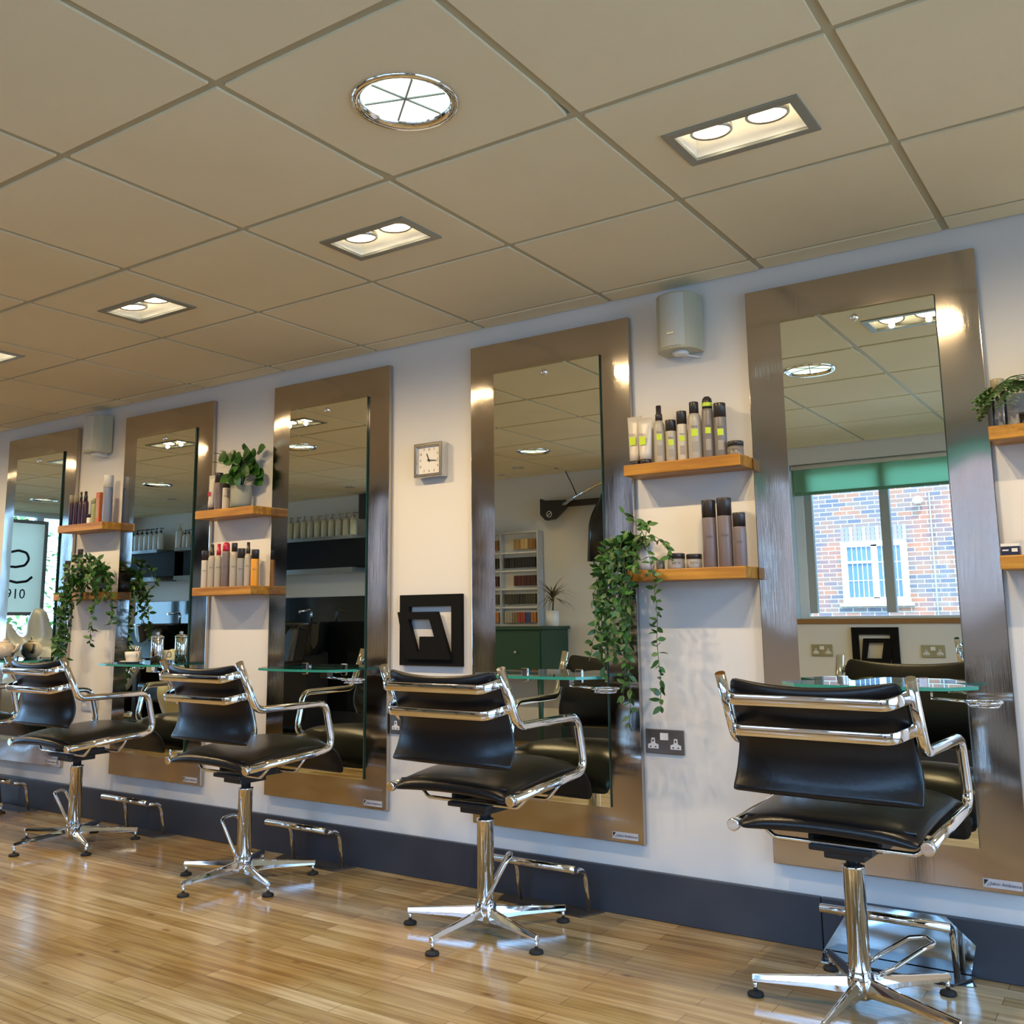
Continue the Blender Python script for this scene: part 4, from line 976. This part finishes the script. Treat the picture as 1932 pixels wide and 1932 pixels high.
for k, (x, h) in enumerate(((-8.55, .27), (-8.455, .20), (-8.39, .20), (-8.24, .30))):
    o = pump(x, ('tall pale refill bottle at the left end', 'short white pump bottle, left one of the pair', 'short white pump bottle, right one of the pair', 'tallest refill bottle at the right end')[k]+' of the right black cabinet', h, .045 if h > .22 else .03, wpl, blackp if h < .25 else pearl, 'bottles on the right wall cabinet')
t = thing('black_speaker', 'black box speaker high on the back wall at the end of the pale bottles', 'speaker', (-5.77, YB+.10, 2.09))
bm = nb(); box(bm, -.10, .10, -.099, .08, -.12, .12); obj('cabinet', bm, blackp, t, bevel=.006)
bm = nb(); box(bm, -.092, .092, .08, .088, -.112, .112); obj('grille', bm, mat('black_grille', (.02, .02, .02), .8, bump=(300, .5, .004)), t)
# splash panel and basins
bm = nb(); box(bm, -9.5, -5.88, YB+.001, YB+.03, .16, 1.245); tag(obj('splash_panel', bm, glossblack, bevel=.003), 'long gloss black panel on the back wall behind the wash basins', 'panel')
def backwash(x, lab, src=None):
    if src: return dup(src, (x, YB+.70, 0), 0, lab, 'black backwash chairs with basins')
    t = thing('backwash_chair', lab, 'chair', (x, YB+.70, 0), 0, 'black backwash chairs with basins')
    bm = nb(); lathe(bm, [(.26, .70), (.28, .82), (.30, .98), (.31, 1.0), (.27, 1.0), (.22, .84), (.05, .80)], 28, c=(0, -.30, 0)); obj('basin', bm, glossblack, t)
    bm = nb(); box(bm, -.20, .20, -.55, -.15, 0, .72); obj('pedestal', bm, blackp, t, bevel=.03, seg=3)
    bm = nb(); box(bm, -.27, .27, -.05, .52, .28, .46); obj('seat', bm, leather, t, bevel=.04, seg=4)
    bm = nb(); box(bm, -.27, .27, -.09, .09, 0, .55, M=Matrix.Translation((0, -.02, .42)) @ Matrix.Rotation(RD(14), 4, 'X')); obj('backrest', bm, leather, t, bevel=.04, seg=4)
    for s in (-1, 1):
        bm = nb(); box(bm, s*.32-.055, s*.32+.055, -.10, .50, .10, .66); obj('armrest', bm, leather, t, bevel=.035, seg=4)
    bm = nb(); tube(bm, fillet([(0, -.50, .95), (0, -.50, 1.12), (0, -.34, 1.10)], .04), .012, 10); obj('tap', bm, chrome, t)
    return t
s0 = None
for x, l in ((-6.45, 'seen in the middle mirror'), (-7.45, 'behind the first'), (-8.45, 'seen in the second mirror from the left')):
    o = backwash(x, 'black leather backwash chair with black basin, '+l, s0); s0 = s0 or o
# hand shaped chairs
def blob(bm, pts, rads, n=14):
    sweep(bm, pts, circ(1, n), scale=rads)
def hand_chair(loc, rz, m, lab, s=1):
    t = thing('hand_chair', lab, 'chair', loc, rz)
    bm = nb()
    # palm back: flattened thick tube stack
    lathe(bm, [(.08, .06), (.22, .16), (.33, .30), (.38, .44), (.38, .52), (.30, .56), (.05, .50)], 28, M=Matrix.Diagonal((1, .92, 1, 1)))
    blob(bm, [(0, -.18, .35), (0, -.25, .6), (0, -.26, .82)], [.27, .27, .22])
    for fx, top, ln in ((-.24, 1.02, .075), (-.08, 1.14, .08), (.085, 1.12, .08), (.235, 1.00, .07)):
        blob(bm, [(fx*.8, -.24, .62), (fx, -.29, .84), (fx*1.12, -.28, top-.10), (fx*1.16, -.25, top-.02), (fx*1.16, -.24, top)], [ln*1.1, ln, ln*.85, ln*.55, ln*.12])
    blob(bm, [(.20, .0, .38), (.38, .06, .52), (.44, .10, .68), (.45, .11, .80), (.45, .11, .83)], [.12, .095, .08, .055, .01])
    for f in bm.faces: f.smooth = True
    o = obj('hand', bm, m, t); r_ = o.modifiers.new('remesh', 'REMESH'); r_.mode = 'VOXEL'; r_.voxel_size = .022; r_.use_smooth_shade = True
    sm_ = o.modifiers.new('smooth', 'SMOOTH'); sm_.factor = .6; sm_.iterations = 10
    bm = nb(); lathe(bm, [(.24, 0), (.24, .02), (.05, .04), (.05, .12)], 28); obj('base', bm, chrome, t)
    return t
hand_chair((-7.25, -1.50, 0), RD(-60), mat('silver_vinyl', (.35, .38, .42), .4, .2), 'silver grey chair shaped like an open hand, seen in the leftmost mirror').scale = (1.35, 1.3, 1.02)
hand_chair((-6.15, -2.15, 0), RD(55), mat('cream_vinyl', (.55, .54, .36), .4), 'cream chair shaped like an open hand, seen in the second mirror from the left')
# sign in the shopfront window (printed to be read from the street)
sg = thing('window_sign', 'white hanging sign with black script in the shopfront window, seen in the leftmost mirror', 'sign', (XL+.10, -2.2, 1.62))
bm = nb(); box(bm, -.0005, .0005, -.65, .62, -.485, .485); obj('panel', bm, signm, sg)
bm = nb(); frame_prism(bm, [(-.68, -.515), (.65, -.515), (.65, .515), (-.68, .515)], [(-.645, -.48), (.615, -.48), (.615, .48), (-.645, .48)], -.015, .015, 'x'); obj('frame', bm, mat('sign_frame', (.28, .29, .31), .4), sg)
ink = mat('sign_ink', (.015, .015, .02), .5)
ecurve = [(-.14, .01), (-.34, .00), (-.44, .02), (-.485, .09), (-.45, .16), (-.36, .18), (-.24, .15), (-.17, .05), (-.17, -.06), (-.24, -.14), (-.36, -.165), (-.47, -.15), (-.53, -.10)]
bm = nb(); pts = fillet([(.012, a, b) for a, b in ecurve], .06, 4); sweep(bm, pts, [(-.013, -.002), (.013, -.002), (.013, .002), (-.013, .002)], up=Vector((1, 0, 0))); obj('script_letter', bm, ink, sg)
Mx = Matrix(((0, 0, 1, .012), (-1, 0, 0, -.42), (0, 1, 0, -.29), (0, 0, 0, 1)))
bm = text_bm('01910', .15, .001, Matrix(((0, 0, 1, .012), (-1, 0, 0, -.28), (0, 1, 0, -.29), (0, 0, 0, 1)))); obj('digits', bm, ink, sg)
# ------------------------------------------------------------ outside: brick building and planting
YO = -13.8
b_ = thing('brick_building', 'red and blue grey brick building across the yard, seen through the back window', 'building', (-3.5, YO, -.25))
bm = nb(); box(bm, -14, 15, -1, 0, 0, 3.75); obj('wall', bm, brickm, b_)
wn = nb(); frame_prism(wn, [(-.60, 1.43), (.47, 1.43), (.47, 2.46), (-.60, 2.46)], [(-.50, 1.52), (.37, 1.52), (.37, 2.37), (-.50, 2.37)], -.02, .06); box(wn, -.10, -.0, -.02, .06, 1.5, 2.4); box(wn, -.5, -.1, 0, .055, 2.09, 2.13)
wn_ = obj('window', wn, pvc, b_)
bm = nb(); box(bm, -.52, .38, .01, .02, 1.5, 2.4); obj('pane', bm, mat('distant_glass', (.10, .16, .24), .1), wn_)
bm = nb()
for x in (-.42, -.34, -.26, -.18, .07, .15, .23, .30): box(bm, x-.006, x+.006, .02, .034, 1.5, 2.4)
for z in (1.80, 2.10): box(bm, -.5, .37, .02, .034, z-.006, z+.006)
obj('glazing_bars', bm, pvc, wn_)
bm = nb(); box(bm, -.66, .53, 0, .09, 1.37, 1.43); obj('sill', bm, mat('stone_sill', (.5, .48, .44), .8), b_)
bm = nb()
for k in range(15): box(bm, -.60+.0725*k, -.60+.0725*k+.062, 0, .006, 2.47, 2.72, mi=k % 3)
obj('soldier_course', bm, [mat('brick_a', (.27, .19, .17), .9), mat('brick_b', (.22, .19, .21), .9), mat('brick_c', (.33, .22, .19), .9)], b_)
bm = nb(); tube(bm, [(.88, .03, 0), (.88, .03, 3.2)], .012, 8); obj('downpipe', bm, mat('pipe_grey', (.3, .3, .3), .5), b_)
bm = nb(); lathe(bm, [(.05, 0), (.09, .06), (.03, .12)], 16, c=(.72, .14, 3.03)); box(bm, .70, .74, 0, .12, 3.08, 3.11); obj('outdoor_lamp', bm, white, b_)
def bush(x, y, z, r, n, lab, m2):
    t = thing('flowering_shrub', lab, 'shrub', (x, y, z)); fb = nb()
    for k in range(n):
        q = rv(1)
        while q.length > 1 or q.length < .5: q = rv(1)
        leaf(fb, Vector((q.x*r[0], q.y*r[1], q.z*r[2])), q+rv(.8), random.uniform(.09, .16), random.uniform(.05, .09), mi=0)
    for f in fb.faces: f.material_index = 1 if (int(f.calc_center_median().x*3+f.calc_center_median().z*4) % 3 == 0) else 0
    obj('foliage', fb, [mat('hedge_green', (.10, .26, .05), .6), m2], t)
    bm = nb(); tube(bm, [(0, 0, -z-.25), (0, 0, 0)], .05, 8); obj('trunk', bm, mat('bark', (.12, .08, .05), .8), t)
pinkm = mat('blossom_pink', (.65, .36, .40), .6); lightl = mat('leaf_light', (.30, .48, .14), .6)
bush(-12.6, -3.9, 1.3, (.9, .72, 1.5), 700, 'pink flowering shrub outside the shopfront window, farther from the mirrors', pinkm)
bush(-12.9, -2.4, 1.4, (.9, .72, 1.5), 700, 'light green shrub outside the shopfront window, middle one', lightl)
bush(-12.8, -5.6, 1.5, (1.0, .72, 1.6), 700, 'light green shrub outside beyond the pink flowering one', lightl)
